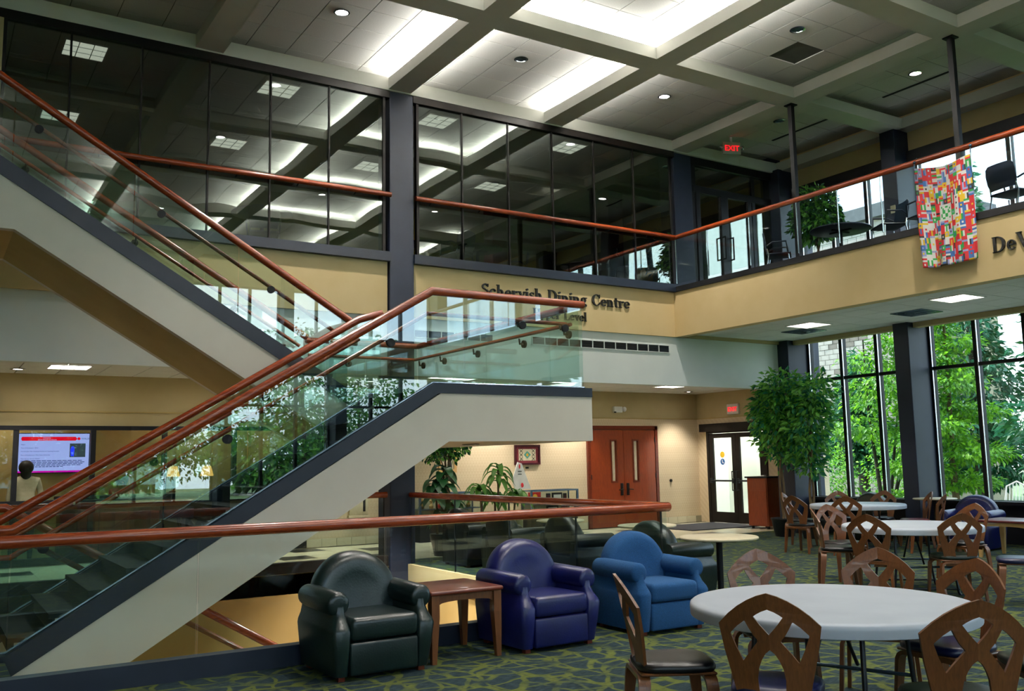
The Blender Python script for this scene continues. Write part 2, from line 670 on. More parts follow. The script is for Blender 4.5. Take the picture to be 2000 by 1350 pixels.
def text_mesh(name, body, size, extrude, mat, align='LEFT'):
    cu = D.curves.new(name, 'FONT')
    cu.body = body
    cu.size = size
    cu.extrude = extrude
    cu.align_x = align
    cu.resolution_u = 3
    o = D.objects.new(name, cu)
    COL.objects.link(o)
    dg = bpy.context.evaluated_depsgraph_get()
    me = D.meshes.new_from_object(o.evaluated_get(dg))
    D.objects.remove(o)
    me.materials.clear()
    me.materials.append(MATS[mat])
    me.name = name
    return me


def pl(pts, x):
    for (x0, z0), (x1, z1) in zip(pts, pts[1:]):
        if x0 <= x <= x1:
            return z0 + (z1 - z0) * (x - x0) / (x1 - x0)
    return pts[0][1] if x < pts[0][0] else pts[-1][1]


def seg_pts(pts, a, b):
    return [(a, pl(pts, a))] + [p for p in pts if a < p[0] < b] + [(b, pl(pts, b))]


# ================================================================== SETTING
XB, YD, XW = 12.2, 13.37, 15.75
ZF, ZS, ZT = 3.875, 4.743, 7.60
YN, XG = 7.29, 6.5
YF = -6.2
ZUP = 4.75


def S(name, mb, mat, label, cat, smooth=False):
    o = mb.build(name, mat, None, smooth)
    return tag(o, label, cat, kind='structure')


# floor: carpet with the stairwell opening left out
mb = MB()
for r in ((-9, XW + .1, YF, YN), (-9, 0.65, YN, YD), (XG, XW + .1, YN, 13.9)):
    mb.box(r[0], r[1], r[2], r[3], -0.3, 0.0)
floor = S('floor', mb, 'carpet', 'green and slate patterned carpet of the lounge', 'floor')
mb = MB().box(-9, XG, YD, 17.2, -0.3, -0.012).box(XG, 16.4, 13.9, 17.2, -0.3, -0.012)
mb.box(-9, 17, 17.2, 22, -0.3, -0.012)
tile_floor = S('floor_corridor', mb, 'grout', 'cream tiled corridor floor with black tiles under the dining hall', 'floor')


def share(name, me, parent, spots):
    for i, p in enumerate(spots):
        o = D.objects.new(name, me)
        o.location = p
        COL.objects.link(o)
        o.parent = parent


mt = MB().box(-.296, .296, -.296, .296, -.012, 0).mesh('floor_tile', 'tile_floor')
mk = MB().box(-.296, .296, -.296, .296, -.012, 0).mesh('floor_tile_black', 'tile_black')
wsp, bsp = [], []
for i in range(-1, 28):
    for j in range(6):
        x, y = -0.3 + .6 * i + .3, YD + .3 + .6 * j
        if y > 17 or x > 16.2 or (x > XG - .2 and y < 14.2):
            continue
        (bsp if (i + 2 * j) % 5 == 0 else wsp).append((x, y, 0))
share('floor_tile', mt, tile_floor, wsp)
share('floor_tile', mk, tile_floor, bsp)

# stairwell lining below floor level
mb = MB().box(0.65, XG, YN - .0, YN + .08, -3.2, -0.02).box(XG, XG + .1, YN, YD + .1, -3.2, -0.02)
mb.box(0.65, XG, YD, YD + .1, -1.0, -0.02)
S('wall_stairwell', mb, 'paint_mustard', 'yellow painted walls lining the stairwell below floor level', 'wall')
S('wall_stairwell_base', MB().box(-6, XG, YD, YD + .09, -3.2, -1.0), 'paint_white', 'pale grey lower part of the stairwell wall', 'wall')
S('wall_lower_left', MB().box(-6.1, -6, YN - .1, YD + .2, -3.3, -.3).box(-6, .65, YN - .1, YN, -3.3, -.3), 'paint_white', 'pale walls of the lower level under the lounge', 'wall')
S('floor_lower', MB().box(-6, XG + .2, YN - .1, YD + .2, -3.3, -3.2), 'lower_floor', 'floor of the level at the foot of the stairwell', 'floor')

# back wall of the corridor
YB = 17.2
mb = MB().box(6.2, 16.4, YB, YB + .15, 0, 2.5)
S('wall_back', mb, 'wallpaper', 'cream papered back wall behind the wooden doors', 'wall')
mb = MB().box(-9, 16.4, YB - .01, YB + .14, 2.51, 3.3)
mb.box(-9, 6.2, YB, YB + .15, 2.26, 2.5)
S('wall_back_upper', mb, 'paint_olive', 'olive painted band above the papered back wall', 'wall')
S('trim_1', MB().box(-9, 16.3, YB - .025, YB, 2.50, 2.52), 'paint_soffit', 'thin picture rail line along the back wall', 'trim')
bb = S('baseboard_back', MB().box(6.2, 16.3, YB - .012, YB, 0, .15), 'grout', 'cream tiled baseboard of the back wall', 'baseboard')
me = MB().box(-.147, .147, -.012, 0, 0, .148).mesh('baseboard_tile', 'tile_floor')
share('baseboard_tile', me, bb, [(6.36 + .3 * i, YB - .012, 0) for i in range(33) if not 12.8 < 6.36 + .3 * i < 15.0])

# exit wall
XE = 16.3
mb = MB().box(XE, XE + .15, 13.4, 14.95, 0, 2.5).box(XE, XE + .15, 16.86, YB, 0, 2.5).box(XE, XE + .15, 14.95, 16.86, 2.36, 2.5)
S('wall_exit', mb, 'wallpaper', 'cream papered wall around the glass exit door', 'wall')
S('wall_exit_upper', MB().box(XE - .005, XE + .15, 13.4, YB, 2.52, 3.3), 'paint_olive', 'olive painted band above the glass exit door', 'wall')
S('trim_2', MB().box(XE - .02, XE, 13.4, YB, 2.50, 2.52), 'paint_soffit', 'thin picture rail line above the exit door', 'trim')

# dining hall face: fascia, white wall, columns
mb = MB().box(-9, 6.13, YD, YD + .25, ZF, ZS).box(6.58, XB + .3, YD, YD + .25, ZF, ZS)
S('wall_dining_fascia', mb, 'paint_tan', 'tan fascia under the dining hall windows', 'wall')
mb = MB().box(-9, 15.12, YD + .05, YD + .2, 2.936, ZF + .1)
ww = S('wall_lower_band', mb, 'paint_white', 'white wall band below the tan dining fascia', 'wall')
S('trim_3', MB().box(XB, 15.15, YD + .0, YD + .06, ZF - .0, ZF + .07), 'paint_olive', 'tan strip where white wall meets the soffit', 'trim')


def vent(name, x0, x1, z0, z1, label):
    t = thing(name, label, 'vent', (x0, YD + .05, z0))
    MB().box(x0, x1, YD + .03, YD + .05, z0, z0 + .012).box(x0, x1, YD + .03, YD + .05, z1 - .012, z1).build('vent_frame', 'paint_white', t)
    MB().box(x0, x1, YD + .046, YD + .049, z0, z1).build('vent_back', 'frame_dark', t)
    n = int(round((x1 - x0) / .26))
    for i in range(n + 1):
        x = x0 + (x1 - x0) * i / n
        MB().box(x - .008, x + .008, YD + .028, YD + .05, z0, z1).build('vent_divider', 'paint_white', t)
    for k in range(1, 5):
        z = z0 + (z1 - z0) * k / 5
        MB().box(x0, x1, YD + .036, YD + .046, z - .006, z + .006).build('vent_slat', 'steel_dark', t)


vent('wall_vent', 6.62, 8.1, 3.555, 3.69, 'short grey slot vent in the white wall beside the navy column')
vent('wall_vent', 8.9, 12.06, 3.56, 3.71, 'long grey slot vent in the white wall under the dining sign')


def column(x0, x1, y0, y1, z0, z1, label, mat='paint_navy'):
    return tag(MB().rbox(x0, x1, y0, y1, z0, z1, .012, 2).build('column', mat), label, 'column', kind='structure')


column(6.15, 6.58, YD - .05, YD + .4, -3.2, ZT, 'tall navy column standing beside the stair landing')
column(12.3, 12.78, YD - .02, YD + .4, ZS, ZT, 'navy column at the corner of dining wall and balcony')
column(0.15, 0.62, YD - .05, YD + .4, 0, ZT, 'tan pier at the left end of the dining glass', 'paint_olive')
for i in range(7):
    yc = 10.5 - 2.98 * (i - 1)
    if i == 0:
        yc = 13.3
    column(15.08, XW - .02, yc - .155, yc + .155, 0, 7.62,
           'navy window column ' + ['behind the indoor trees at the corner', 'between the two garden windows', 'by the right hand balcony flags', 'third past the garden windows', 'fourth past the garden windows', 'fifth past the garden windows', 'sixth past the garden windows', 'last past the garden windows'][i])

# dining window walls
DX = ([0.64, 1.436, 2.35, 3.286, 4.198, 5.128, 6.06], [6.66, 7.505, 8.431, 9.37, 10.31, 11.256, 12.2])


def glazing(name, label, xs, y, z0, z1, gmat, fmat, mw=.022, head=.13, sill=.15, over=(.09, .09)):
    w = thing(name, label, 'window', (xs[0], y, z0), kind='structure')
    MB().box(xs[0] - over[0], xs[-1] + over[1], y - .05, y + .08, z1, z1 + head).build('window_head', fmat, w)
    MB().box(xs[0] - over[0], xs[-1] + over[1], y - .08, y + .08, z0 - sill, z0).build('window_sill', 'paint_navy_cap' if sill > .1 else fmat, w)
    for x in xs:
        e = x in (xs[0], xs[-1])
        MB().box(x - (mw if e else mw / 2), x + (mw if e else mw / 2), y - .02, y + .06, z0, z1).build('mullion', fmat, w)
    for a, b in zip(xs, xs[1:]):
        MB().box(a + mw / 2, b - mw / 2, y, y + .01, z0, z1).build('pane', gmat, w)
    return w


glazing('window_1', 'tall dark glass wall of the dining hall left of the navy column', DX[0], YD - .02, 4.893, 7.46, 'glass_dining', 'frame_bronze')
glazing('window_2', 'tall dark glass wall of the dining hall above the dining sign', DX[1], YD - .02, 4.893, 7.46, 'glass_dining', 'frame_bronze')
# storefront on the balcony
w3 = glazing('window_3', 'dark framed glass storefront with double doors at the balcony end', [12.82, 14.55, 15.2], YD + .03, 4.80, 7.42, 'glass_dining', 'frame_dark', .09, .16, .05, (.05, .05))
MB().box(12.82, 15.2, YD - .0, YD + .09, 6.86, 7.0).build('transom', 'frame_dark', w3)
for a in (12.9, 13.68):
    for b in ((a, a + .1), (a + .68, a + .78)):
        MB().box(b[0], b[1], YD - .01, YD + .09, 4.8, 6.88).build('door_stile', 'frame_dark', w3)
    MB().box(a + .1, a + .68, YD - .01, YD + .09, 4.8, 4.98).build('door_rail', 'frame_dark', w3)
for sx in (13.58, 13.80):
    MB().tube([(sx, YD - .01, 5.55), (sx, YD - .09, 5.55), (sx, YD - .09, 6.0), (sx, YD - .01, 6.0)], .016, 8).build('door_pull', 'black_metal', w3, True)

# dining room shell
mb = MB().box(-9, 16, 19.8, 20.0, ZS, 8.1).box(-9.1, -9, YD, 21.7, ZS, 8.1).box(16, 16.1, YD + .4, 21.7, ZS, 8.1)
S('wall_dining', mb, 'wall_dining', 'mustard walls inside the dining hall', 'wall')
S('floor_dining', MB().box(-9, 16, YD + .2, 21.6, 4.35, ZS), 'carpet_dark', 'dark carpet of the dining hall upstairs', 'floor')
for k, x in enumerate((8.6, 10.9, 12.78)):
    tag(MB().rbox(x, x + .42, (18.6, 18.0, 16.05)[k], (19.0, 18.4, 16.45)[k], ZS, 7.6, .02, 2).build('dining_pillar', 'pillar_maroon'), 'maroon pillar inside the dining hall ' + ['behind the sign', 'in the middle', 'by the balcony storefront'][k], 'pillar', 'maroon dining pillars', 'structure')

# upper wall and balcony
mb = MB().box(15.5, XW + .15, YF, YD + .1, 7.06, 8.1)
S('wall_upper_window', mb, 'paint_tan', 'tan wall above the upper windows', 'wall')
mb = MB().box(XB, XB + .2, YF, YD, ZF, ZS)
S('wall_balcony_fascia', mb, 'paint_tan', 'tan fascia of the balcony with black letters', 'wall')
S('floor_balcony', MB().box(XB + .2, XW, YF, YD + .3, 4.2, ZUP), 'carpet_dark', 'dark carpet of the balcony', 'floor')
S('trim_4', MB().box(XB - .03, XB + .17, YF, YD - .0, ZS, ZS + .10), 'frame_dark', 'dark shoe strip along the balcony edge', 'trim')
S('trim_7', MB().box(15.42, XW - .03, YF + .3, YD + .05, 7.0, 7.215), 'frame_dark', 'dark header band above the upper balcony windows', 'trim')
sof = S('ceiling_balcony_soffit', MB().box(XB + .2, 15.3, YF, YD + .06, 3.955, 4.15), 'grid_ceiling', 'white tiled soffit under the balcony', 'ceiling')
S('trim_5', MB().box(15.25, 15.42, YF, YD + .06, 3.85, 4.2), 'paint_olive', 'tan trim along the window side of the soffit', 'trim')
me = MB().box(-.294, .294, -.294, .294, 0, .015).mesh('soffit_tile', 'tile_soffit')
sp = [(XB + .53 + .605 * i, YD - .28 - .605 * j, 3.94) for i in range(5) for j in range(18)]
share('soffit_tile', me, sof, sp)
mb = MB()
for i in range(5):
    for j in range(18, 32):
        x, y = XB + .53 + .605 * i, YD - .28 - .605 * j
        mb.box(x - .299, x + .299, y - .299, y + .299, 3.94, 3.955)
mb.build('soffit_tiles_far', 'tile_soffit', sof)['kind'] = 'stuff'

# corridor ceiling
cc = S('ceiling_corridor', MB().box(-9, 16.4, YD + .2, 22, 3.145, 3.4), 'grid_ceiling', 'white tiled ceiling of the corridor below the dining hall', 'ceiling')
me = MB().box(-.293, .293, -.293, .293, 0, .015).mesh('corridor_tile', 'tile_soffit')
share('ceiling_tile', me, cc, [(-.3 + .605 * i, YD + .53 + .605 * j, 3.13) for i in range(28) for j in range(6)])
mb = MB()
for i in range(-12, 0):
    for j in range(6):
        x, y = -.3 + .605 * i, YD + .53 + .605 * j
        mb.box(x - .299, x + .299, y - .299, y + .299, 3.13, 3.145)
mb.build('ceiling_tiles_far', 'tile_soffit', cc)['kind'] = 'stuff'

# main ceiling: slab, tiles, hollow beams
ceil = S('ceiling', MB().box(-9.1, 16.1, YF - .1, 21.7, 7.965, 8.4), 'grid_ceiling', 'coffered ceiling of square white tiles and pale beams', 'ceiling')
BX = [6.32 + 3.06 * k for k in range(-5, 4)]
BY = [10.43 - 2.98 * k for k in range(-3, 6)]
TX, TY = 3.06 / 5, 2.98 / 5
me = MB().box(-TX / 2 + .006, TX / 2 - .006, -TY / 2 + .006, TY / 2 - .006, 0, .015).mesh('ceiling_tile', 'tile_ceiling')


def onscreen(p):
    m = SC.camera.matrix_world.inverted() @ Vector(p)
    if m.z > -1:
        return False
    return abs(m.x / -m.z) < 0.575 and abs(m.y / -m.z) < 0.4


near, far = [], MB()
for i in range(-26, 16):
    for j in range(-28, 19):
        x, y = 6.32 + TX * (i + .5), 10.43 + TY * (j + .5)
        if x > 15.6:
            continue
        if onscreen((x, y, 7.95)) and y < YD and i % 5 != 99 and not (abs((x - 6.32 + 1.53) % 3.06 - 1.53) < .01):
            near.append((x, y, 7.95))
        else:
            far.box(x - TX / 2 + .006, x + TX / 2 - .006, y - TY / 2 + .006, y + TY / 2 - .006, 7.95, 7.965)
near.sort(key=lambda p: p[0] ** 2 + p[1] ** 2)
hole = min(near, key=lambda p: (p[0] - 11.45) ** 2 + (p[1] - 9.54) ** 2)
share('ceiling_tile', me, ceil, [p for p in near[:299] if p != hole])
for x, y, z in near[299:]:
    far.box(x - TX / 2 + .006, x + TX / 2 - .006, y - TY / 2 + .006, y + TY / 2 - .006, 7.95, 7.965)
far.build('ceiling_tiles_far', 'tile_ceiling', ceil, fix=False)['kind'] = 'stuff'


def U(c, h=.2, t=.03, d=.19):
    return [(c - h, ZT), (c + h, ZT), (c + h, ZT + d), (c + h - t, ZT + d), (c + h - t, ZT + t), (c - h + t, ZT + t), (c - h + t, ZT + d), (c - h, ZT + d)]


for x in BX:
    if x < 15.4:
        MB().prism(U(x), YF, 21.6, 'y').build('ceiling_beam', 'beam_paint', ceil)
for y in BY:
    if abs(y - YD) < .3:
        continue
    for a, b in zip(BX, BX[1:]):
        if b < 15.7:
            MB().prism(U(y), a + .201, b - .201, 'x').build('ceiling_beam', 'beam_paint', ceil)
MB().box(-9, 15.6, YD - .08, YD + .4, ZT - .02, ZT + .2).build('wall_beam', 'beam_paint', ceil)
MB().box(15.2, 15.6, YF, YD - .081, ZT, ZT + .2).build('wall_beam', 'beam_paint', ceil)

# enclosing walls out of the picture
S('wall_left', MB().box(-9.2, -9, YF - .2, 21.7, -.3, 8.2), 'paint_tan', 'tan end wall far left of the lounge', 'wall')
S('wall_window_base', MB().box(XW - .08, XW + .12, YF, 13.3, -.3, .68), 'frame_dark', 'low dark wall under the garden windows', 'wall')
S('trim_6', MB().box(XW - .3, XW - .02, YF, 13.1, .66, .72), 'frame_dark', 'dark window ledge along the garden windows', 'trim')
S('wall_window_spandrel', MB().box(XW - .05, XW + .12, YF, YD, 3.97, 4.95), 'frame_dark', 'dark spandrel between the window storeys', 'wall')
S('wall_corner', MB().box(15.12, XE + .1, 13.44, 13.62, 0, 8.1).box(15.75, 16.3, 13.4, 13.5, 0, 4), 'paint_navy', 'dark navy corner wall beside the exit lobby', 'wall')


def ext_window(n, y0, y1, ys, z0, z1, tz, label):
    w = thing('window_%d' % n, label, 'window', (XW, y0, z0), kind='structure')
    yy = [y0] + ys + [y1]
    zz = [z0, tz, z1] if tz else [z0, z1]
    for k, y in enumerate(yy):
        h = .035
        MB().box(XW - .07, XW + .07, y - h, y + h, z0, z1).build('mullion', 'frame_dark', w)
        MB().box(XW - .075, XW - .05, y - h - .012, y - h, z0, z1).build('mullion_edge', 'chrome', w)
    for z in zz:
        MB().box(XW - .06, XW + .06, y0, y1, z - .03, z + .03).build('window_bar', 'frame_dark', w)
    for a, b in zip(yy, yy[1:]):
        for c, d in zip(zz, zz[1:]):
            MB().box(XW, XW + .012, a + .035, b - .035, c + .03, d - .03).build('pane', 'glass_window', w)


NM = ['behind the indoor trees', 'behind the blue armchair', 'past the blue armchair', 'fourth along the garden side', 'fifth along the garden side', 'sixth along the garden side', 'last along the garden side']
for k in range(6):
    yt = 10.5 - 2.98 * (k - 1) - .155 if k else 13.14
    yb = 10.5 - 2.98 * k + .155
    d = (yt - yb) / 3
    ext_window(4 + k, yb, yt, [yb + d, yb + 2 * d], .70, 3.96, 3.11, 'dark framed garden window ' + NM[k])
    ext_window(11 + k, yb, yt, [yb + d, yb + 2 * d], 4.98, 7.06, None, 'upper balcony window above garden window ' + NM[k])


# glazed wall behind the photographer, same windows
mb = MB().box(-9, XW + .1, YF - .12, YF + .08, -.3, .70).box(-9, XW + .1, YF - .12, YF + .05, 3.96, 4.98).box(-9, XW + .1, YF - .12, YF + .2, 7.02, 8.2)
S('wall_front', mb, 'paint_tan', 'tan bands of the glazed wall behind the photographer', 'wall')
for k in range(9):
    xc = 15.5 - 3.06 * k
    column(xc - .16, xc + .16, YF + .0, YF + .55, 0, 7.62, 'navy column of the wall behind the photographer, number %s from the right' % ['one', 'two', 'three', 'four', 'five', 'six', 'seven', 'eight', 'nine'][k])
for k in range(8):
    x1, x0 = 15.5 - 3.06 * k - .16, 15.5 - 3.06 * (k + 1) + .16
    d = (x1 - x0) / 3
    for lv, (z0, z1, tz) in enumerate(((.70, 3.96, 3.11), (4.98, 7.02, None))):
        w = thing('window_%d' % (30 + k * 2 + lv), ('lower' if lv == 0 else 'upper') + ' window behind the photographer in bay %s from the right' % ['one', 'two', 'three', 'four', 'five', 'six', 'seven', 'eight'][k], 'window', (x0, YF, z0), kind='structure')
        for q in range(4):
            x = x0 + d * q
            MB().box(x - .035, x + .035, YF - .07, YF + .07, z0, z1).build('mullion', 'frame_dark', w)
        for z in [z0, z1] + ([tz] if tz else []):
            MB().box(x0, x1, YF - .06, YF + .06, z - .03, z + .03).build('window_bar', 'frame_dark', w)
        for q in range(3):
            for c, e in ([(z0, tz), (tz, z1)] if tz else [(z0, z1)]):
                MB().box(x0 + d * q + .035, x0 + d * (q + 1) - .035, YF, YF + .012, c + .03, e - .03).build('pane', 'glass_window', w)


# ================================================================== STAIRS
def sloped_guard(root, y, base, rail, joints, gmat, rail_r=.046, side=1, hand=-.23, lead=None, tail=None, brackets=(), handx=None):
    """glass balustrade in the plane Y=y: base / rail are polylines of (x, z)"""
    for a, b in zip(joints, joints[1:]):
        lo = seg_pts(base, a + .006, b - .006)
        hi = seg_pts(rail, a + .006, b - .006)
        MB().prism(lo + [(p[0], p[1] - .02) for p in reversed(hi)], y - .007, y + .007, 'y').build('glass_panel', gmat, root)
    MB().tube([(x, y - .02, z + .004) for x, z in seg_pts(base, joints[0], joints[-1])], .011, 6).build('glass_shoe', 'steel_blue', root, True)
    pts = [(x, y, z) for x, z in rail]
    if lead:
        pts = lead + pts
    if tail:
        pts = pts + tail
    MB().tube(pts, rail_r, 14).build('top_rail', 'rail_wood', root, True)
    if hand:
        hx0, hx1 = handx or (joints[0], joints[-1])
        hp = [(x, y + side * .11, z + hand) for x, z in seg_pts(rail, hx0, hx1)]
        MB().tube(hp, .024, 10).build('hand_rail', 'rail_wood', root, True)
        for x in brackets:
            z = pl(rail, x) + hand - .07
            mb = MB().disc((x, y - .018, z), (0, 1, 0), .045, .036)
            mb.tube([(x, y, z), (x, y + side * .09, z), (x, y + side * .11, z + .05)], .012, 8)
            mb.build('rail_bracket', 'black_metal', root, True)


# lower flight -------------------------------------------------------
XL0, XL1 = 0.652, 4.58
low = thing('staircase', 'lower stair flight rising right to the landing with glass sides', 'staircase', (XL0, 8.8, 0), kind='structure')
top = [(-.6, .049), (XL0, .049), (XL1, 2.386), (6.67, 2.386)]
body = [(6.67, 2.28), (6.67, 1.766), (4.75, 1.766), (1.12, -.41), (.3, -.41), (.3, -.15), (XL0, -.146), (4.66, 2.28)]
MB().prism(body, 8.80, 8.92).build('stringer', 'paint_offwhite', low)
MB().prism([(.3, .049), (XL0, .049), (XL1, 2.386), (6.67, 2.386), (6.67, 2.28), (4.63, 2.28), (XL0, -.146), (.3, -.146)], 8.785, 8.935).build('stringer_cap', 'paint_navy_cap', low)
body2 = [(4.75, 2.28), (4.75, 1.766), (1.12, -.41), (.3, -.41), (.3, -.15), (XL0, -.146), (4.66, 2.28)]
MB().prism(body2, 10.46, 10.58).build('stringer', 'paint_offwhite', low)
MB().prism([(.3, .049), (XL0, .049), (XL1, 2.386), (4.75, 2.386), (4.75, 2.28), (4.63, 2.28), (XL0, -.146), (.3, -.146)], 10.445, 10.595).build('stringer_cap', 'paint_navy_cap', low)
MB().prism([(4.75, 1.766), (4.75, 1.80), (1.12, -.36), (1.12, -.41)], 8.92, 10.46).build('soffit', 'paint_soffit', low)
NR = 14
rise, run = 2.33 / NR, (4.62 - .70) / (NR - 1)
trd = MB().box(0, run + .03, 8.92, 10.46, -.04, 0).mesh('tread', 'carpet_dark')
rsr = MB().box(0, .02, 8.92, 10.46, -rise, -.04).mesh('riser', 'carpet_dark')
for k in range(NR):
    x, z = .70 + run * k, rise * (k + 1)
    for nm, me in (('tread', trd), ('riser', rsr)):
        if nm == 'tread' and k == NR - 1:
            continue
        o = put(nm, me, low)
        o.location = (x - (.03 if nm == 'tread' else 0), 0, z)
rail = [(-.4, 1.048), (.664, 1.048), (4.586, 3.392), (6.62, 3.392)]
base = [(-.6, .06), (XL0, .06), (XL1, 2.39), (6.7, 2.39)]
sloped_guard(low, 8.86, base, rail, [-.35, .66, 1.86, 3.38, 4.98, 6.60], 'glass_stair', brackets=(.9, 2.42, 4.1, 5.75, 6.35), handx=(-.2, 6.45))
rail2 = [(-.4, 1.048), (.664, 1.048), (4.44, 3.30)]
sloped_guard(low, 10.52, base, rail2 + [(4.75, 3.40)], [-.35, .66, 1.86, 3.1, 4.42, 4.74], 'glass_stair', side=-1, handx=(-.2, 4.4), brackets=(.9, 2.1, 3.3),
             )

# landing ------------------------------------------------------------
lan = thing('stair_landing', 'half landing slab jutting right with glass guard around it', 'landing', (5.6, 8.9, 1.766), kind='structure')
MB().box(4.75, 6.67, 8.92, 13.28, 1.766, 2.31).build('landing_slab', 'paint_offwhite', lan)
MB().box(4.55, 6.67, 8.92, 13.28, 2.31, 2.335).build('landing_floor', 'carpet_dark', lan)
MB().box(6.60, 6.685, 8.92, 13.28, 2.28, 2.386).build('edge_cap', 'paint_navy_cap', lan)
MB().box(4.75, 6.67, 13.20, 13.30, 2.28, 2.386).build('edge_cap', 'paint_navy_cap', lan)
for a, b in ((8.95, 9.55), (9.56, 11.12), (11.13, 12.69), (12.70, 13.24)):
    MB().box(6.60, 6.614, a, b, 2.38, 3.38).build('glass_panel', 'glass_stair', lan)
MB().tube([(6.607, 8.87, 3.392), (6.607, 13.25, 3.392), (4.75, 13.25, 3.392)], .046, 14).build('top_rail', 'rail_wood', lan, True)
MB().tube([(6.50, 8.95, 3.16), (6.50, 13.14, 3.16), (4.75, 13.14, 3.16)], .024, 10).build('hand_rail', 'rail_wood', lan, True)
for y in (9.1, 10.1, 11.3, 12.3, 13.0):
    MB().disc((6.59, y, 3.06), (-1, 0, 0), .05, .03).tube([(6.6, y, 3.06), (6.51, y, 3.06), (6.50, y, 3.13)], .012, 8).build('rail_bracket', 'black_metal', lan, True)
for x in (6.1, 5.4):
    MB().disc((x, 13.2, 3.06), (0, -1, 0), .05, .03).tube([(x, 13.2, 3.06), (x, 13.14, 3.06), (x, 13.14, 3.13)], .012, 8).build('rail_bracket', 'black_metal', lan, True)
for a, b in ((4.8, 5.7), (5.71, 6.58)):
    MB().box(a, b, 13.245, 13.257, 2.38, 3.38).build('glass_panel', 'glass_stair', lan)

# upper flight -------------------------------------------------------
upf = thing('staircase', 'upper stair flight climbing left from the landing to the balcony level', 'staircase', (4.62, 10.95, 2.33), kind='structure')


def zt2(x):
    return 2.40 + .605 * (4.62 - x)


def zb2(x):
    return 4.077 - .609 * (x - .705)


XT = .5
for y0, y1, cm in ((10.95, 11.07, 'stringer'), (12.58, 12.70, 'stringer')):
    MB().prism([(XT, zt2(XT) - .2), (XT - 2.5, zt2(XT) - .2), (XT - 2.5, 4.085), (.705, 4.085), (4.5, zb2(4.5)), (4.75, 1.766), (4.75, 2.2), (4.62, 2.2)], y0, y1).build('stringer', 'paint_offwhite', upf)
    MB().prism([(XT, zt2(XT)), (XT - 2.5, zt2(XT)), (XT - 2.5, zt2(XT) - .2), (XT, zt2(XT) - .2), (4.62, 2.2), (4.75, 2.2), (4.75, 2.386), (4.62, 2.40)], y0 - .015, y1 + .015).build('stringer_cap', 'paint_navy_cap', upf)
MB().prism([(XT - 2.5, 4.085), (.705, 4.085), (4.55, zb2(4.55)), (4.55, zb2(4.55) + .05), (.705, 4.135), (XT - 2.5, 4.135)], 11.07, 12.58).build('soffit', 'paint_soffit', upf)
run2 = (4.6 - .62) / 13
rise2 = (ZUP - 2.33) / 14
trd = MB().box(-run2 - .03, .03, 11.07, 12.58, -.04, 0).mesh('tread', 'carpet_dark')
rsr = MB().box(-.02, 0, 11.07, 12.58, -rise2, -.04).mesh('riser', 'carpet_dark')
for k in range(14):
    x, z = 4.6 - run2 * k, 2.33 + rise2 * (k + 1)
    for nm, me in (('tread', trd), ('riser', rsr)):
        if nm == 'tread' and k == 13:
            continue
        put(nm, me, upf).location = (x, 0, z)
MB().box(-9, .62, 11.07, 12.58, 4.5, ZUP).build('upper_floor', 'carpet_dark', upf)
b2 = [(XT - 2.5, zt2(XT)), (XT, zt2(XT)), (4.62, 2.40), (4.8, 2.40)]
r2 = [(XT - 2.5, 5.78), (XT, 5.78), (4.55, 3.345)]
sloped_guard(upf, 11.01, b2, r2, [XT - 2.4, .66, 1.9, 3.1, 4.5], 'glass_stair', side=1, brackets=(.9, 2.2, 3.5), handx=(XT - 2, 4.4))
sloped_guard(upf, 12.64, b2, r2, [XT - 2.4, .66, 1.9, 3.1, 4.5], 'glass_stair', side=-1, brackets=(.9, 2.2, 3.5), handx=(XT - 2, 4.4))

# flight going down --------------------------------------------------
dwn = thing('staircase', 'stair flight descending into the stairwell below the upper flight', 'staircase', (.65, 11, 0), kind='structure')
trd = MB().box(-.03, run, 11.05, 12.65, -.04, 0).mesh('tread', 'carpet_dark')
rsr = MB().box(-.02, 0, 11.05, 12.65, -rise, -.04).mesh('riser', 'carpet_dark')
for k in range(16):
    put('tread', trd, dwn).location = (.68 + run * k, 0, -rise * (k + 1))
    put('riser', rsr, dwn).location = (.68 + run * k, 0, -rise * k)
MB().prism([(.66, -.2), (.66, -.5), (5.6, -3.2), (5.9, -3.1)], 10.95, 11.07).build('stringer', 'paint_offwhite', dwn)
rd = [(.2, 1.16), (.75, 1.16), (5.6, -1.76)]
MB().tube([(x, 11.0, z) for x, z in rd], .046, 14).build('top_rail', 'rail_wood', dwn, True)
MB().tube([(x, 11.11, z - .23) for x, z in rd], .024, 10).build('hand_rail', 'rail_wood', dwn, True)
MB().tube([(x, 12.55, z - .23) for x, z in rd], .024, 10).build('hand_rail', 'rail_wood', dwn, True)
MB().prism([(.7, -.2), (5.6, -3.1), (5.6, -1.8), (.75, 1.12)], 11.05, 11.07).build('glass_panel', 'glass_stair', dwn)
for x in (2.0, 3.6):
    z = pl(rd, x) - .3
    MB().disc((x, 11.0, z), (0, -1, 0), .05, .03).tube([(x, 11.0, z), (x, 11.1, z), (x, 11.11, z + .05)], .012, 8).build('rail_bracket', 'black_metal', dwn, True)


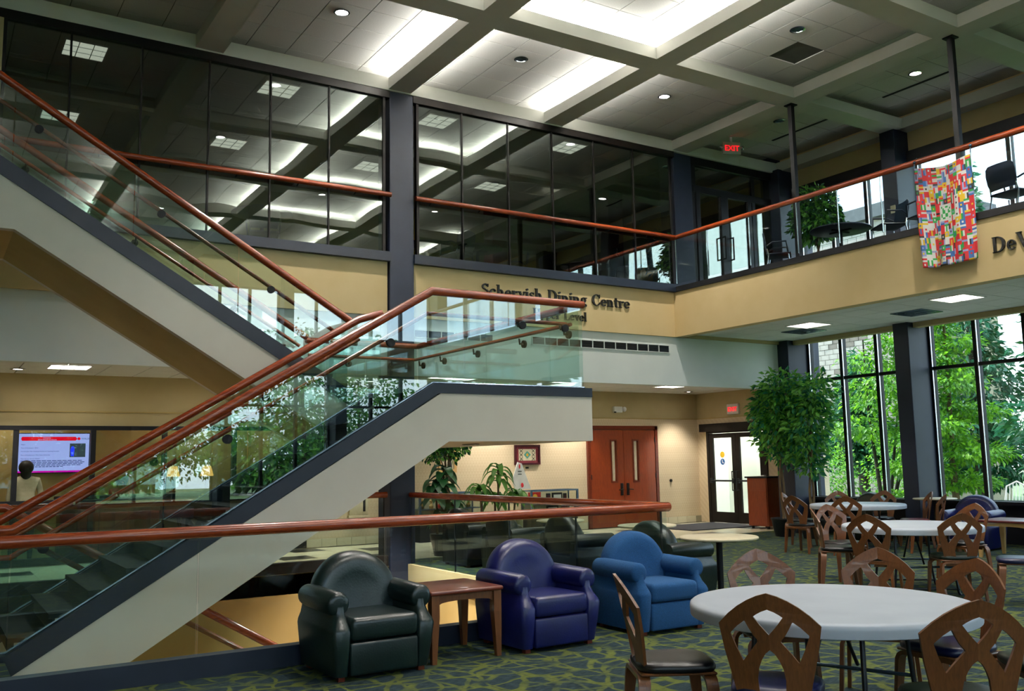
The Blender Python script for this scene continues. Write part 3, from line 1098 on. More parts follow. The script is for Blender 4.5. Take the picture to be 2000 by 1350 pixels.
# ================================================================== GUARDS
def guard(name, label, pts, joints, zb, zr, gmat='glass_guard', curb=True, edge=None, rr=.046, zg=None, curbmat='paint_navy_cap', ext=(0, 0)):
    """straight horizontal guard from pts[0] to pts[1]; joints along its length"""
    p0, p1 = Vector((*pts[0], 0)), Vector((*pts[1], 0))
    d = (p1 - p0).normalized()
    n = Vector((-d.y, d.x, 0))
    g = thing(name, label, 'railing', (p0.x, p0.y, zb))

    def slab(a, b, t, z0, z1):
        mb = MB()
        c = [p0 + d * a - n * t, p0 + d * b - n * t, p0 + d * b + n * t, p0 + d * a + n * t]
        return mb.prism([(q.x, q.y) for q in c], z0, z1, 'z')
    if curb:
        slab(0, (p1 - p0).length, .06, zb, zb + .155).build('curb', curbmat, g)
    for a, b in zip(joints, joints[1:]):
        slab(a + .006, b - .006, .007, zg if zg is not None else zb + .10, zr - .02).build('glass_panel', gmat, g)
    if edge:
        for a in joints:
            slab(a - .006, a + .006, .010, zg if zg is not None else zb + .1, zr - .02).build('panel_joint', edge, g)
    q0, q1 = p0 - d * ext[0], p1 + d * ext[1]
    MB().tube([(q0.x, q0.y, zr), (q1.x, q1.y, zr)], rr, 14).build('top_rail', 'rail_wood', g, True)
    return g


Lx = 6.43 + 4
guard('glass_railing', 'long glass guard with red wood rail behind the armchairs', ((-4, YN), (6.46, YN)), [0, 1.9, 3.8, 5.793, 7.32, 9.32, Lx], 0, 1.055)
guard('glass_railing', 'glass guard running back beside the row of dark armchairs', ((6.46, YN), (6.5, 13.3)), [.12, 1.62, 3.10, 4.58, 6.0], 0, 1.055, curb=False, edge='steel_dark', zg=-.15)
MB().box(6.44, 6.54, YN, 13.3, -.25, .0).build('curb', 'paint_olive', D.objects['glass_railing.001'])
guard('glass_railing', 'short glass guard along the corridor edge left of the navy column', ((-2, 13.34), (6.10, 13.34)), [0, 2, 4, 6, 8.05], 0, 1.07, edge='frame_bronze', curbmat='frame_bronze')
guard('glass_railing', 'glass balcony guard with red wood rail above the tan fascia', ((XB, YD - .08), (XB, YF + .3)), [0.02, .90, 1.93, 3.0, 3.83, 4.63, 6.1, 7.6, 9.1, 11, 13, 15, 17, 19.1], ZS + .06, 5.819, curb=False, edge='chrome', ext=(.1, 0))

# rail in front of the dining glass
for x0, x1, lab in ((-3, 6.14, 'red wood rail along the dining glass left of the navy column'), (6.58, XB + .02, 'red wood rail along the dining glass above the sign')):
    t = thing('wall_rail', lab, 'railing', (x0, YD - .1, 5.819))
    MB().tube([(x0, YD - .12, 5.819), (x1, YD - .12, 5.819)], .042, 12).build('top_rail', 'rail_wood', t, True)
    x = max(x0, .6) + .3
    while x < x1:
        MB().tube([(x, YD - .12, 5.80), (x, YD - .03, 5.77)], .012, 8).build('rail_bracket', 'black_metal', t, True)
        x += .93

# slim posts on the balcony edge
for k, y in enumerate((10.49, 7.5, 4.5)):
    t = thing('balcony_post', 'slim black post from balcony to ceiling ' + ['above the leafy balcony plant', 'beside the flag banner', 'right of the picture'][k], 'post', (12.45, y, ZUP), group='slim balcony posts', kind='structure')
    MB().box(12.41, 12.49, y - .04, y + .04, ZUP, ZT).build('post_shaft', 'black_metal', t)
    MB().box(12.37, 12.53, y - .08, y + .08, ZT - .02, ZT).build('post_plate', 'black_metal', t)


# ================================================================== SIGNS
def ell(cx, cy, rx, ry, a0, a1, ts, tt, n=14):
    o, i = [], []
    for k in range(n + 1):
        a = rad(a0 + (a1 - a0) * k / n)
        c, s = math.cos(a), math.sin(a)
        o.append((cx + rx * c, cy + ry * s))
        i.append((cx + (rx - ts) * c, cy + (ry - tt) * s))
    return o + i[::-1]


def rc(x0, y0, x1, y1):
    return [(x0, y0), (x1, y0), (x1, y1), (x0, y1)]


XH, ST = .62, .15


def stem(x, y0, y1, top=True, both=False):
    p = [rc(x, y0, x + ST, y1), rc(x - .06, y0, x + ST + .06, y0 + .05)]
    if top:
        p.append([(x - .07, y1 - .05), (x, y1 - .07), (x + .02, y1), (x - .07, y1)])
    if both:
        p.append(rc(x - .06, y1 - .05, x + ST + .06, y1))
    return p


def arch(x, w):
    return [ell(x + ST / 2 + w / 2, XH - .27, w / 2 + ST / 2, .27, 0, 130, ST, .09)]


GL = {
    'S': ([ell(.29, .745, .25, .255, 20, 270, .12, .10), ell(.29, .265, .28, .265, 90, -155, .13, .10), rc(.47, .74, .52, .99), rc(.02, .02, .07, .28)], .62),
    's': ([ell(.21, .465, .18, .165, 25, 270, .09, .07), ell(.21, .165, .20, .165, 90, -155, .10, .07), rc(.34, .45, .38, .62), rc(.02, .01, .06, .18)], .46),
    'c': ([ell(.27, .31, .26, .32, 40, 318, .14, .06), ell(.42, .46, .07, .07, 0, 360, .069, .069)], .54),
    'e': ([ell(.27, .31, .26, .32, 0, 325, .14, .06), rc(.06, .30, .52, .36)], .56),
    'h': (stem(.07, 0, 1.0) + arch(.07, .30) + stem(.37, 0, .40, False), .66),
    'n': (stem(.07, 0, XH) + arch(.07, .30) + stem(.37, 0, .40, False), .66),
    'r': (stem(.07, 0, XH) + [ell(.36, XH - .2, .20, .19, 60, 160, .12, .09), ell(.42, XH - .09, .08, .08, 0, 360, .079, .079)], .50),
    'v': ([[(.04, XH), (.20, XH), (.34, .14), (.28, 0)], [(.28, 0), (.34, .14), (.47, XH), (.53, XH), (.33, 0)], rc(0, XH - .05, .24, XH), rc(.40, XH - .05, .58, XH)], .58),
    'V': ([[(.05, 1), (.25, 1), (.47, .25), (.38, 0)], [(.38, 0), (.47, .25), (.70, 1), (.77, 1), (.44, 0)], rc(0, .95, .33, 1), rc(.60, .95, .86, 1)], .84),
    'i': (stem(.07, 0, XH) + [ell(.145, .83, .09, .09, 0, 360, .089, .089)], .32),
    'l': (stem(.07, 0, 1.0), .32),
    'D': (stem(.07, 0, 1.0, False, True) + [ell(.30, .5, .46, .5, -90, 90, .17, .06), rc(.15, .94, .32, 1), rc(.15, 0, .32, .06)], .84),
    'C': ([ell(.42, .5, .40, .52, 42, 318, .18, .06), rc(.66, .66, .72, 1.0), rc(.66, .10, .72, .30)], .80),
    'g': ([ell(.26, .38, .22, .25, 0, 360, .11, .06), ell(.27, -.09, .27, .17, 0, 360, .09, .07), rc(.38, .54, .56, .62), rc(.06, .06, .36, .14)], .58),
    't': ([rc(.10, .06, .25, .84), rc(0, XH - .05, .38, XH + .02), ell(.26, .13, .16, .14, 180, 320, .12, .07)], .42),
    'p': (stem(.07, -.28, XH) + [ell(.30, .31, .26, .32, -140, 140, .14, .06)], .62),
    'U': (stem(.09, .30, 1.0, False, True)[:1] + [rc(.0, .95, .33, 1), rc(.62, .30, .69, 1), rc(.54, .95, .78, 1), ell(.39, .30, .30, .31, 180, 360, .13, .09)], .82),
    'L': (stem(.09, 0, 1.0, False, True) + [rc(.09, 0, .60, .06), [(.54, 0), (.60, 0), (.63, .27), (.58, .27)]], .68),
}


def sign(label, text, origin, axis, cap, stretch, depth):
    """raised serif letters; axis is the reading direction in the wall plane"""
    ax = Vector(axis)
    n = Vector((ax.y, -ax.x, 0))
    t = thing('wall_lettering', label, 'sign', origin)
    x = 0
    for ch in text:
        if ch == ' ':
            x += .42 * cap * stretch
            continue
        polys, adv = GL[ch]
        mb = MB()
        for p in polys:
            k = len(p)
            q = [ax * (x + a * cap * stretch) + Vector((0, 0, b * cap)) for a, b in p]
            mb.add(q + [v + n * depth for v in q], [tuple(range(k)), tuple(range(2 * k - 1, k - 1, -1))] + [(i, (i + 1) % k, (i + 1) % k + k, i + k) for i in range(k)])
        mb.build('letter', 'letter_black', t, local=True)
        x += adv * cap * stretch
    return x


sign('black raised letters reading Schervish Dining Centre on the tan wall', 'Schervish Dining Centre', (7.86, YD, 4.345), (1, 0, 0), .205, 1.245, .03)
sign('smaller black raised letters reading Upper Level below the dining sign', 'Upper Level', (8.90, YD, 4.035), (1, 0, 0), .165, 1.13, .03)
sign('black raised letters starting DeV on the balcony fascia', 'DeV', (XB, 6.98, 4.235), (0, -1, 0), .215, 1.1, .03)


def exit_sign(name, label, loc, face, big=1.0, lamps=True):
    t = thing(name, label, 'exit sign', loc)
    x, y, z = loc
    w, h = .185 * big, .12 * big
    MB().rbox(-w, w, -.03, .03, -h, h, .008, 2).build('housing', 'plastic_white', t, True, local=True)
    me = text_mesh('exit_letters', 'EXIT', .15 * big, .004, 'exit_red', 'CENTER')
    o = put('exit_letters', me, t, True)
    o.rotation_euler = (PI / 2, 0, 0)
    o.location = (0, -.033, -.053 * big)
    if lamps:
        for s in (-1, 1):
            MB().ellipsoid((s * (w + .035), -.01, .02), .045, .045, .045).build('emergency_lamp', 'chrome', t, True, local=True)
    t.rotation_euler = (0, 0, face)
    return t


e1 = exit_sign('exit_sign', 'lit red EXIT sign hanging under the upper ceiling by the storefront', (13.47, 12.9, 7.72), rad(-20), 1.05)
MB().box(-.02, .02, -.02, .02, .1, .24).build('hanger', 'plastic_white', e1, local=True)
exit_sign('exit_sign', 'lit red EXIT sign on the wall above the glass exit door', (XE - .035, 15.92, 2.69), rad(-90), 1.0, False)


# ================================================================== DOORS
d1 = thing('door_1', 'pair of red brown wooden doors with slim glass slots', 'door', (13.9, YB, 0), kind='structure')
MB().box(12.84, 12.92, YB - .06, YB + .1, 0, 2.33).box(14.86, 14.94, YB - .06, YB + .1, 0, 2.33).box(12.84, 14.94, YB - .06, YB + .1, 2.24, 2.33).build('door_frame', 'cherry_wood', d1)
for k, (a, b) in enumerate(((12.93, 13.885), (13.895, 14.85))):
    sx = (13.53, 13.66) if k == 0 else (14.19, 14.32)
    leaf = MB().holed([(a, .01), (b, .01), (b, 2.23), (a, 2.23)], [[(sx[0], 1.05), (sx[1], 1.05), (sx[1], 1.98), (sx[0], 1.98)]], YB - .045, YB + .0).build('door_leaf', 'door_wood', d1)
    MB().box(sx[0] + .03, sx[1] - .03, YB - .03, YB - .02, 1.07, 1.96).build('door_glass', 'art_cream', leaf)
    MB().holed([(sx[0] - .035, 1.015), (sx[1] + .035, 1.015), (sx[1] + .035, 2.015), (sx[0] - .035, 2.015)], [[(sx[0], 1.05), (sx[1], 1.05), (sx[1], 1.98), (sx[0], 1.98)]], YB - .055, YB - .044).build('glass_bead', 'cherry_wood', leaf)
    hx = 13.80 if k == 0 else 13.98
    s = -1 if k == 0 else 1
    MB().rbox(hx - .035, hx + .035, YB - .075, YB - .044, .72, 1.0, .008, 2).tube([(hx, YB - .07, .86), (hx, YB - .11, .86), (hx + s * .12, YB - .11, .85)], .011, 8).build('door_handle', 'frame_bronze', leaf, True)
    for z in (.3, 1.1, 1.95):
        MB().box((a - .012) if k == 0 else (b - .01), (a + .01) if k == 0 else (b + .012), YB - .062, YB - .046, z, z + .11).build('hinge', 'steel_dark', leaf)

d2 = thing('door_2', 'dark framed glass double exit door with push bars', 'door', (XE, 15.9, 0), kind='structure')
MB().box(XE - .05, XE + .1, 14.95, 15.03, 0, 2.2).box(XE - .05, XE + .1, 16.78, 16.86, 0, 2.2).box(XE - .05, XE + .1, 14.95, 16.86, 2.14, 2.2).build('door_frame', 'frame_bronze', d2)
MB().box(XE - .12, XE + .0, 14.85, 17.02, 2.18, 2.37).build('operator_box', 'frame_bronze', d2)
for k, (a, b) in enumerate(((15.91, 16.77), (15.04, 15.90))):
    leaf = MB().holed([(a, .01), (b, .01), (b, 2.13), (a, 2.13)], [[(a + .12, .26), (b - .12, .26), (b - .12, 2.02), (a + .12, 2.02)]], XE - .04, XE + .01, 'x').build('door_leaf', 'frame_bronze', d2)
    MB().box(XE - .02, XE - .01, a + .12, b - .12, .26, 2.02).build('door_glass', 'glass_window', leaf)
    MB().tube([(XE - .08, a + .06, 1.0), (XE - .08, b - .06, 1.0)], .022, 10).box(XE - .09, XE - .03, a + .02, a + .10, .94, 1.06).box(XE - .09, XE - .03, b - .10, b - .02, .94, 1.06).build('push_bar', 'steel_dark', leaf, True)
    hy = a + .06 if k == 0 else b - .06
    MB().tube([(XE - .04, hy, .78), (XE - .13, hy, .78), (XE - .13, hy, 1.22), (XE - .04, hy, 1.22)], .012, 8).build('door_pull', 'steel_dark', leaf, True)
    if k == 0:
        MB().disc((XE - .022, 16.36, 1.62), (-1, 0, 0), .075, .002, 20).build('sticker', 'print_yellow', leaf)
        MB().disc((XE - .022, 16.36, 1.45), (-1, 0, 0), .075, .002, 20).build('sticker', 'print_blue', leaf)
        MB().tube([(XE - .026, 16.37, 1.50), (XE - .026, 16.36, 1.43), (XE - .026, 16.32, 1.42)], .010, 6).build('sticker_mark', 'print_white', leaf)
S('wall_vestibule', MB().box(17.4, 17.45, 14.5, 17.4, 0, 3.2).box(16.45, 17.45, 17.3, 17.4, 0, 3.2).box(16.45, 17.45, 14.5, 14.6, 0, 3.2).box(16.45, 17.45, 14.5, 17.4, 3.1, 3.2).box(16.45, 17.45, 14.5, 17.4, -.1, 0), 'paint_white', 'pale vestibule beyond the exit door', 'wall')
area_light('vestibule_light', (16.9, 15.9, 3.05), .6, 1.6, 45, (1, 0.98, 0.95), (0, 0, -1))
tag(MB().rbox(14.0, 16.1, 15.05, 16.6, 0.002, .02, .006, 1).build('door_mat', 'mat_charcoal'), 'charcoal entrance mat in front of the exit door', 'mat')
tag(MB().disc((15.35, YB - .001, 1.02), (0, -1, 0), .035, .03).build('door_stop', 'black_metal', None, True), 'round black door stop on the papered wall', 'door stop')
t = thing('emergency_light', 'white emergency light above the wooden doors', 'lamp', (13.8, YB - .03, 2.7))
MB().rbox(13.62, 13.86, YB - .1, YB - .012, 2.64, 2.78, .01, 2).build('housing', 'plastic_white', t, True)
MB().ellipsoid((13.93, YB - .08, 2.72), .05, .05, .06).build('lamp_head', 'plastic_white', t, True)
MB().box(13.60, 13.66, YB - .11, YB - .1, 2.63, 2.66).build('test_switch', 'black_metal', t)


# ================================================================== OFFICE BEHIND THE STAIRS
xs = [-1.1, .1, 1.28, 2.44, 3.60, 4.82, 6.1]
w = thing('window_20', 'dark framed office windows behind the lower stairs', 'window', (2.4, YB, 0), kind='structure')
MB().box(-1.2, 6.2, YB - .06, YB + .06, 2.20, 2.27).build('window_head', 'frame_dark', w)
MB().box(-1.2, 3.6, YB - .06, YB + .06, .98, 1.05).build('window_bar', 'frame_dark', w)
MB().box(-1.2, 6.2, YB - .05, YB + .05, 0, .12).build('window_sill', 'frame_dark', w)
for x in xs:
    MB().box(x - .04, x + .04, YB - .05, YB + .05, .12, 2.2).build('mullion', 'frame_dark', w)
for a, b in zip(xs, xs[1:]):
    zz = (.12, .98, 1.05, 2.2) if b < 3.7 else (.12, 2.2)
    for z0, z1 in zip(zz[::2], zz[1::2]):
        MB().box(a + .04, b - .04, YB, YB + .008, z0, z1).build('pane', 'glass_office', w)
for nm_, bx_, lb_ in (('wall_office_screen', (-9, 2.6, 18.56, 18.7), 'warm tan office wall carrying the television'), ('wall_office_return', (2.52, 2.6, 18.7, 20.8), 'short office wall turning back behind the television'),
                     ('wall_office_back', (2.52, 16, 20.8, 20.95), 'warm tan rear wall of the office'), ('wall_office_side', (6.2, 6.3, YB + .15, 20.8), 'office side wall right of the lamps')):
    S(nm_, MB().box(*bx_, 0, 3.1), 'wall_office', lb_, 'wall')

tv = thing('television', 'wall mounted flat screen showing a graduate profile slide', 'television', (1.98, 18.55, 1.5))
MB().rbox(1.385, 2.575, 18.49, 18.555, 1.485, 2.20, .01, 2).build('tv_case', 'black_metal', tv)
scr = MB().box(1.40, 2.56, 18.484, 18.489, 1.53, 2.185).build('tv_screen', 'screen_white', tv)
MB().box(1.40, 2.56, 18.481, 18.484, 1.50, 1.53).build('screen_footer', 'screen_magenta', scr)
MB().box(1.385, 1.40, 18.481, 18.484, 1.53, 2.185).build('screen_edge', 'screen_blue', scr)
MB().prism([(1.47, 2.06), (2.33, 2.06), (2.36, 2.09), (2.33, 2.13), (1.47, 2.13), (1.455, 2.095)], 18.481, 18.484).build('screen_banner', 'screen_red', scr)
for body, x, z, sz, mt_ in (('Christina', 1.80, 2.10, .034, 'screen_white'), ('2014 Walsh Graduate', 1.72, 2.066, .034, 'screen_white'),
                            ('WALSH', 2.425, 2.08, .045, 'screen_text'), ('Major:', 1.46, 1.985, .026, 'screen_text'),
                            ('Year of Graduation: 2014', 1.46, 1.925, .026, 'screen_text'), ('Current Job Title: Graduate Student & Teaching Assistant', 1.46, 1.865, .026, 'screen_text'),
                            ('Place of Employment: Ohio State University', 1.46, 1.80, .026, 'screen_text'), ('Why did you choose Walsh?', 1.46, 1.735, .026, 'screen_text')):
    o = put('screen_lettering', text_mesh('screen_lettering', body, sz, .0005, mt_), scr)
    o.rotation_euler = (PI / 2, 0, 0)
    o.location = (x, 18.480, z)
for k, (x1_) in enumerate((2.46, 2.50, 2.47, 2.44, 2.15)):
    for x0_ in range(12):
        xa_ = 1.46 + (x1_ - 1.46) * x0_ / 12
        MB().box(xa_, xa_ + (x1_ - 1.46) / 12 - .012, 18.481, 18.484, 1.700 - .026 * k, 1.712 - .026 * k).build('screen_text_line', 'screen_text', scr)
MB().disc((2.385, 18.484, 2.095), (0, -1, 0), .026, .003).build('screen_logo', 'screen_red', scr)
MB().box(2.24, 2.50, 18.481, 18.484, 1.765, 2.01).build('screen_photo', 'screen_photo', scr)
MB().prism([(2.26, 1.78), (2.31, 1.78), (2.32, 1.92), (2.30, 1.96), (2.27, 1.96), (2.25, 1.90)], 18.479, 18.481).build('screen_photo_person', 'screen_blue', scr)

# reception desk, chairs and lamps in the office
dk = thing('reception_desk', 'dark red wooden reception desk behind the stair rail', 'desk', (3.2, 18.0, 0))
MB().rbox(2.0, 4.4, 17.75, 18.35, 1.02, 1.08, .012, 2).build('counter_top', 'black_metal', dk)
MB().box(2.05, 4.35, 17.82, 17.88, 0, 1.02).build('front_panel', 'desk_wood', dk)
MB().box(2.05, 2.11, 17.88, 18.3, 0, 1.02).box(4.29, 4.35, 17.88, 18.3, 0, 1.02).build('side_panel', 'desk_wood', dk)
for x in (2.6, 3.2, 3.8):
    MB().box(x - .27, x + .27, 17.805, 17.822, .12, .9).build('raised_panel', 'cherry_wood', dk)


def table_lamp(label, x, y, z, grp):
    t = thing('table_lamp', label, 'lamp', (x, y, z), group=grp)
    MB().lathe([(.07, 0), (.075, .02), (.03, .04), (.018, .12), (.03, .2), (.014, .28), (.012, .38)], x, y, 16, z).build('lamp_base', 'lamp_brass', t, True)
    MB().lathe([(.13, .30), (.13, .302), (.075, .50), (.07, .50), (.126, .30)], x, y, 24, z).build('lamp_shade', 'lamp_shade', t, True)
    MB().ellipsoid((x, y, z + .54), .012, .012, .03, 8, 6).build('finial', 'lamp_brass', t, True)
    pt = D.lights.new('lamp_bulb', 'POINT')
    pt.energy, pt.color, pt.shadow_soft_size = 6, (1, .7, .4), .05
    o = D.objects.new('lamp_bulb', pt)
    o.location = (x, y, z + .44)
    COL.objects.link(o)


for k, x in enumerate((4.2, 4.85)):
    st = thing('console_table', 'small dark console table under the ' + ('left' if k == 0 else 'right') + ' glowing office lamp', 'table', (x, 19.2, 0))
    MB().rbox(x - .28, x + .28, 18.95, 19.45, 1.03, 1.07, .01, 2).build('table_top', 'desk_wood', st)
    for sx in (-.23, .23):
        for sy in (-.2, .2):
            MB().prism([(x + sx - .025, 19.2 + sy - .025), (x + sx + .025, 19.2 + sy - .025), (x + sx + .025, 19.2 + sy + .025), (x + sx - .025, 19.2 + sy + .025)], 0, 1.03, 'z').build('leg', 'desk_wood', st)
    table_lamp('glowing office table lamp, the ' + ('left' if k == 0 else 'right') + ' one behind the glass stairs', x, 19.2, 1.07, 'glowing office lamps')


def person(name, label, joints, edges, cols, hair, loc):
    """joints: name -> (x, y, z, radius); a skinned continuous body"""
    keys = list(joints)
    me = D.meshes.new(name)
    me.from_pydata([joints[k][:3] for k in keys], [(keys.index(a), keys.index(b)) for a, b in edges], [])
    o = D.objects.new(name, me)
    COL.objects.link(o)
    o.modifiers.new('skin', 'SKIN')
    for v, k in zip(me.skin_vertices[0].data, keys):
        r = joints[k][3]
        v.radius = (r, r * (.72 if k in ('chest', 'belly', 'pelvis') else 1))
        v.use_root = k == 'pelvis'
    sd = o.modifiers.new('subdivision', 'SUBSURF')
    sd.levels = sd.render_levels = 2
    dg = bpy.context.evaluated_depsgraph_get()
    m2 = D.meshes.new_from_object(o.evaluated_get(dg))
    D.objects.remove(o)
    m2.name = name
    m2.materials.clear()
    for c in ('skin', cols[0], cols[1]):
        m2.materials.append(MATS[c])
    sh, hp = joints['neck'][2] - .01, joints['pelvis'][2] + .03
    for p in m2.polygons:
        c = p.center
        far_hand = min((c - Vector(joints[k][:3])).length for k in ('hand_l', 'hand_r')) < .11
        p.material_index = 0 if (c.z > sh or far_hand) else 1 if c.z > hp else 2
        p.use_smooth = True
    b = D.objects.new(name, m2)
    COL.objects.link(b)
    b.location = loc
    hx, hy, hz, hr = joints['head']
    hm = MB()
    hm.ellipsoid((hx, hy + hair[0], hz + .035), hr * 1.3, hr * 1.3, hr * 1.32, 18, 12)
    if hair[1]:
        hm.ellipsoid((hx, hy + hair[0] * 2.2, hz - .08), hr * .95, hr * .7, hr * 1.3, 16, 10)
    ho = hm.build('hair', 'hair_dark', b, True, local=True)
    f = -1 if hair[0] > 0 else 1
    fm = MB().ellipsoid((hx - .035, hy + f * hr * .93, hz + .005), .014, .01, .009, 8, 6).ellipsoid((hx + .035, hy + f * hr * .93, hz + .005), .014, .01, .009, 8, 6)
    fm.build('eyes', 'art_black', b, True, local=True)
    MB().ellipsoid((hx, hy + f * hr * 1.04, hz - .03), .016, .022, .026, 8, 6).build('nose', 'skin', b, True, local=True)
    MB().ellipsoid((hx, hy + f * hr * .93, hz - .075), .028, .012, .008, 8, 6).build('mouth', 'print_red', b, True, local=True)
    tag(b, label, 'person')
    return b


def limb_fingers(J, E, side, wrist, d):
    x, y, z = wrist
    for k, (dx, ln) in enumerate(((-.03, .07), (-.01, .085), (.012, .08), (.032, .065))):
        a = 'f%d_%s' % (k, side)
        J[a] = (x + dx, y, z - .06, .011)
        J[a + 't'] = (x + dx * 1.15, y + d * .02, z - .06 - ln, .008)
        E += [('hand_' + side, a), (a, a + 't')]
    J['th_' + side] = (x + (.05 if side == 'l' else -.05), y + d * .03, z - .05, .011)
    E.append(('hand_' + side, 'th_' + side))


def standing(d):
    J = {'pelvis': (0, 0, .95, .16), 'belly': (0, 0, 1.1, .145), 'chest': (0, 0, 1.30, .165), 'neck': (0, 0, 1.44, .055), 'head': (0, d * .02, 1.56, .092), 'crown': (0, d * .01, 1.63, .075),
         'sh_l': (-.19, 0, 1.37, .065), 'el_l': (-.25, 0, 1.10, .045), 'wr_l': (-.25, d * .10, .88, .032), 'hand_l': (-.25, d * .12, .82, .034),
         'sh_r': (.19, 0, 1.37, .065), 'el_r': (.25, 0, 1.10, .045), 'wr_r': (.25, d * .10, .88, .032), 'hand_r': (.25, d * .12, .82, .034),
         'hip_l': (-.10, 0, .86, .10), 'kn_l': (-.11, 0, .48, .062), 'an_l': (-.11, 0, .09, .042), 'to_l': (-.12, d * .16, .035, .034),
         'hip_r': (.10, 0, .86, .10), 'kn_r': (.11, 0, .48, .062), 'an_r': (.11, 0, .09, .042), 'to_r': (.12, d * .16, .035, .034)}
    E = [('pelvis', 'belly'), ('belly', 'chest'), ('chest', 'neck'), ('neck', 'head'), ('head', 'crown')]
    for s in 'lr':
        E += [('chest', 'sh_' + s), ('sh_' + s, 'el_' + s), ('el_' + s, 'wr_' + s), ('wr_' + s, 'hand_' + s), ('pelvis', 'hip_' + s), ('hip_' + s, 'kn_' + s), ('kn_' + s, 'an_' + s), ('an_' + s, 'to_' + s)]
        limb_fingers(J, E, s, J['hand_' + s][:3], d)
    return J, E


J, E = standing(1)
person('person', 'person in a cream shirt seen from behind below the television', J, E, ('shirt_cream', 'trousers_dark'), (-.02, True), (1.52, 18.05, 0))
J, E = standing(-1)
for k in ('hip_l', 'hip_r', 'kn_l', 'kn_r', 'an_l', 'an_r', 'to_l', 'to_r'):
    pass
sit = {'kn_l': (-.12, -.42, .86, .07), 'an_l': (-.12, -.42, .46, .045), 'to_l': (-.12, -.57, .40, .034), 'kn_r': (.12, -.42, .86, .07), 'an_r': (.12, -.42, .46, .045), 'to_r': (.12, -.57, .40, .034)}
J.update(sit)
J = {k: (v[0], v[1], v[2] - .26, v[3]) for k, v in J.items()}
person('person', 'seated person in coral with dark hair behind the reception desk', J, E, ('shirt_coral', 'trousers_dark'), (.02, True), (3.30, 19.45, 0))
oc = thing('office_chair', 'dark office chair behind the reception desk', 'chair', (3.22, 19.5, 0))
MB().rbox(2.99, 3.45, 19.25, 19.75, .48, .56, .03, 3).build('seat', 'seat_black', oc, True)
MB().rbox(3.0, 3.44, 19.72, 19.78, .6, 1.05, .03, 3).build('backrest', 'seat_black', oc, True)
MB().tube([(3.22, 19.5, .08), (3.22, 19.5, .48)], .03, 12).build('stem', 'steel_dark', oc, True)
MB().tube([(3.22, 19.74, .52), (3.22, 19.75, .65)], .02, 8).build('back_bracket', 'steel_dark', oc, True)
for k in range(5):
    a = 2 * PI * k / 5
    MB().tube([(3.22, 19.5, .10), (3.22 + .27 * math.cos(a), 19.5 + .27 * math.sin(a), .05)], .02, 8).ellipsoid((3.22 + .27 * math.cos(a), 19.5 + .27 * math.sin(a), .028), .028, .028, .028, 10, 8).build('castor_arm', 'steel_dark', oc, True)


# ================================================================== LIGHT FIXTURES
def troffer(name, label, x, y, z, sx, sy, glow, grp, nx=3, ny=3):
    t = thing(name, label, 'ceiling light', (x, y, z), group=grp)
    MB().holed([(x - sx, y - sy), (x + sx, y - sy), (x + sx, y + sy), (x - sx, y + sy)], [[(x - sx + .02, y - sy + .02), (x + sx - .02, y - sy + .02), (x + sx - .02, y + sy - .02), (x - sx + .02, y + sy - .02)]], z - .012, z, 'z').build('frame', 'plastic_white', t)
    MB().box(x - sx + .02, x + sx - .02, y - sy + .02, y + sy - .02, z - .003, z).build('diffuser', glow, t)
    for k in range(1, nx):
        xx = x - sx + 2 * sx * k / nx
        MB().box(xx - .006, xx + .006, y - sy + .02, y + sy - .02, z - .012, z - .003).build('louvre', 'chrome', t)
    for k in range(1, ny):
        yy = y - sy + 2 * sy * k / ny
        MB().box(x - sx + .02, x + sx - .02, yy - .006, yy + .006, z - .012, z - .003).build('louvre', 'chrome', t)


k = 0
NMX = ['far left', 'left of the stair', 'behind the column', 'above the sign']
for row, y in enumerate((15.0, 18.1)):
    for i, x in enumerate((1.8, 4.85, 7.9, 10.93)):
        troffer('ceiling_light', 'square louvred dining ceiling light, ' + ('front' if row == 0 else 'rear') + ' row ' + NMX[i], x, y, 7.948, .31, .31, 'troffer_dim', 'dining hall ceiling lights')
troffer('ceiling_light', 'lit square panel in the balcony soffit nearest the white wall', 13.68, 11.4, 3.938, .3, .3, 'troffer_soffit', 'soffit lights')
troffer('ceiling_light', 'lit square panel in the balcony soffit below the DeV letters', 13.48, 8.35, 3.938, .3, .3, 'troffer_soffit', 'soffit lights')
troffer('ceiling_light', 'lit square panel in the balcony soffit right of the picture', 13.48, 5.3, 3.938, .3, .3, 'troffer_soffit', 'soffit lights')
for x, y, lb in ((1.87, 15.85, 'over the corridor left of the stairs'), (4.6, 15.4, 'over the corridor behind the stairs'), (8.2, 15.2, 'over the corridor planters'), (13.9, 15.4, 'before the wooden doors'), (11.0, 15.2, 'over the display cases')):
    troffer('ceiling_light', 'square corridor ceiling panel ' + lb, x, y, 3.128, .3, .3, 'troffer_glow', 'corridor lights')
troffer('ceiling_light', 'square office ceiling panel above the television', 1.2, 17.9, 3.128, .3, .3, 'troffer_glow', 'corridor lights')
troffer('ceiling_light', 'square office ceiling panel behind the lamps', 5.0, 20.0, 3.128, .3, .3, 'troffer_glow', 'corridor lights')
for x, y, lb in ((-1.5, 12.2, 'below the stair lobby'), (-1.5, 9.0, 'under the lounge floor')):  # unseen panels added so the stairwell walls get light from below
    troffer('ceiling_light', 'added unseen light panel brightening the stairwell, ' + lb, x, y, -.302, .3, .3, 'stairwell_fill', 'added stairwell light panels')
troffer('ceiling_light', 'square office ceiling panel above the desk', 4.0, 18.4, 3.128, .3, .3, 'troffer_glow', 'corridor lights')


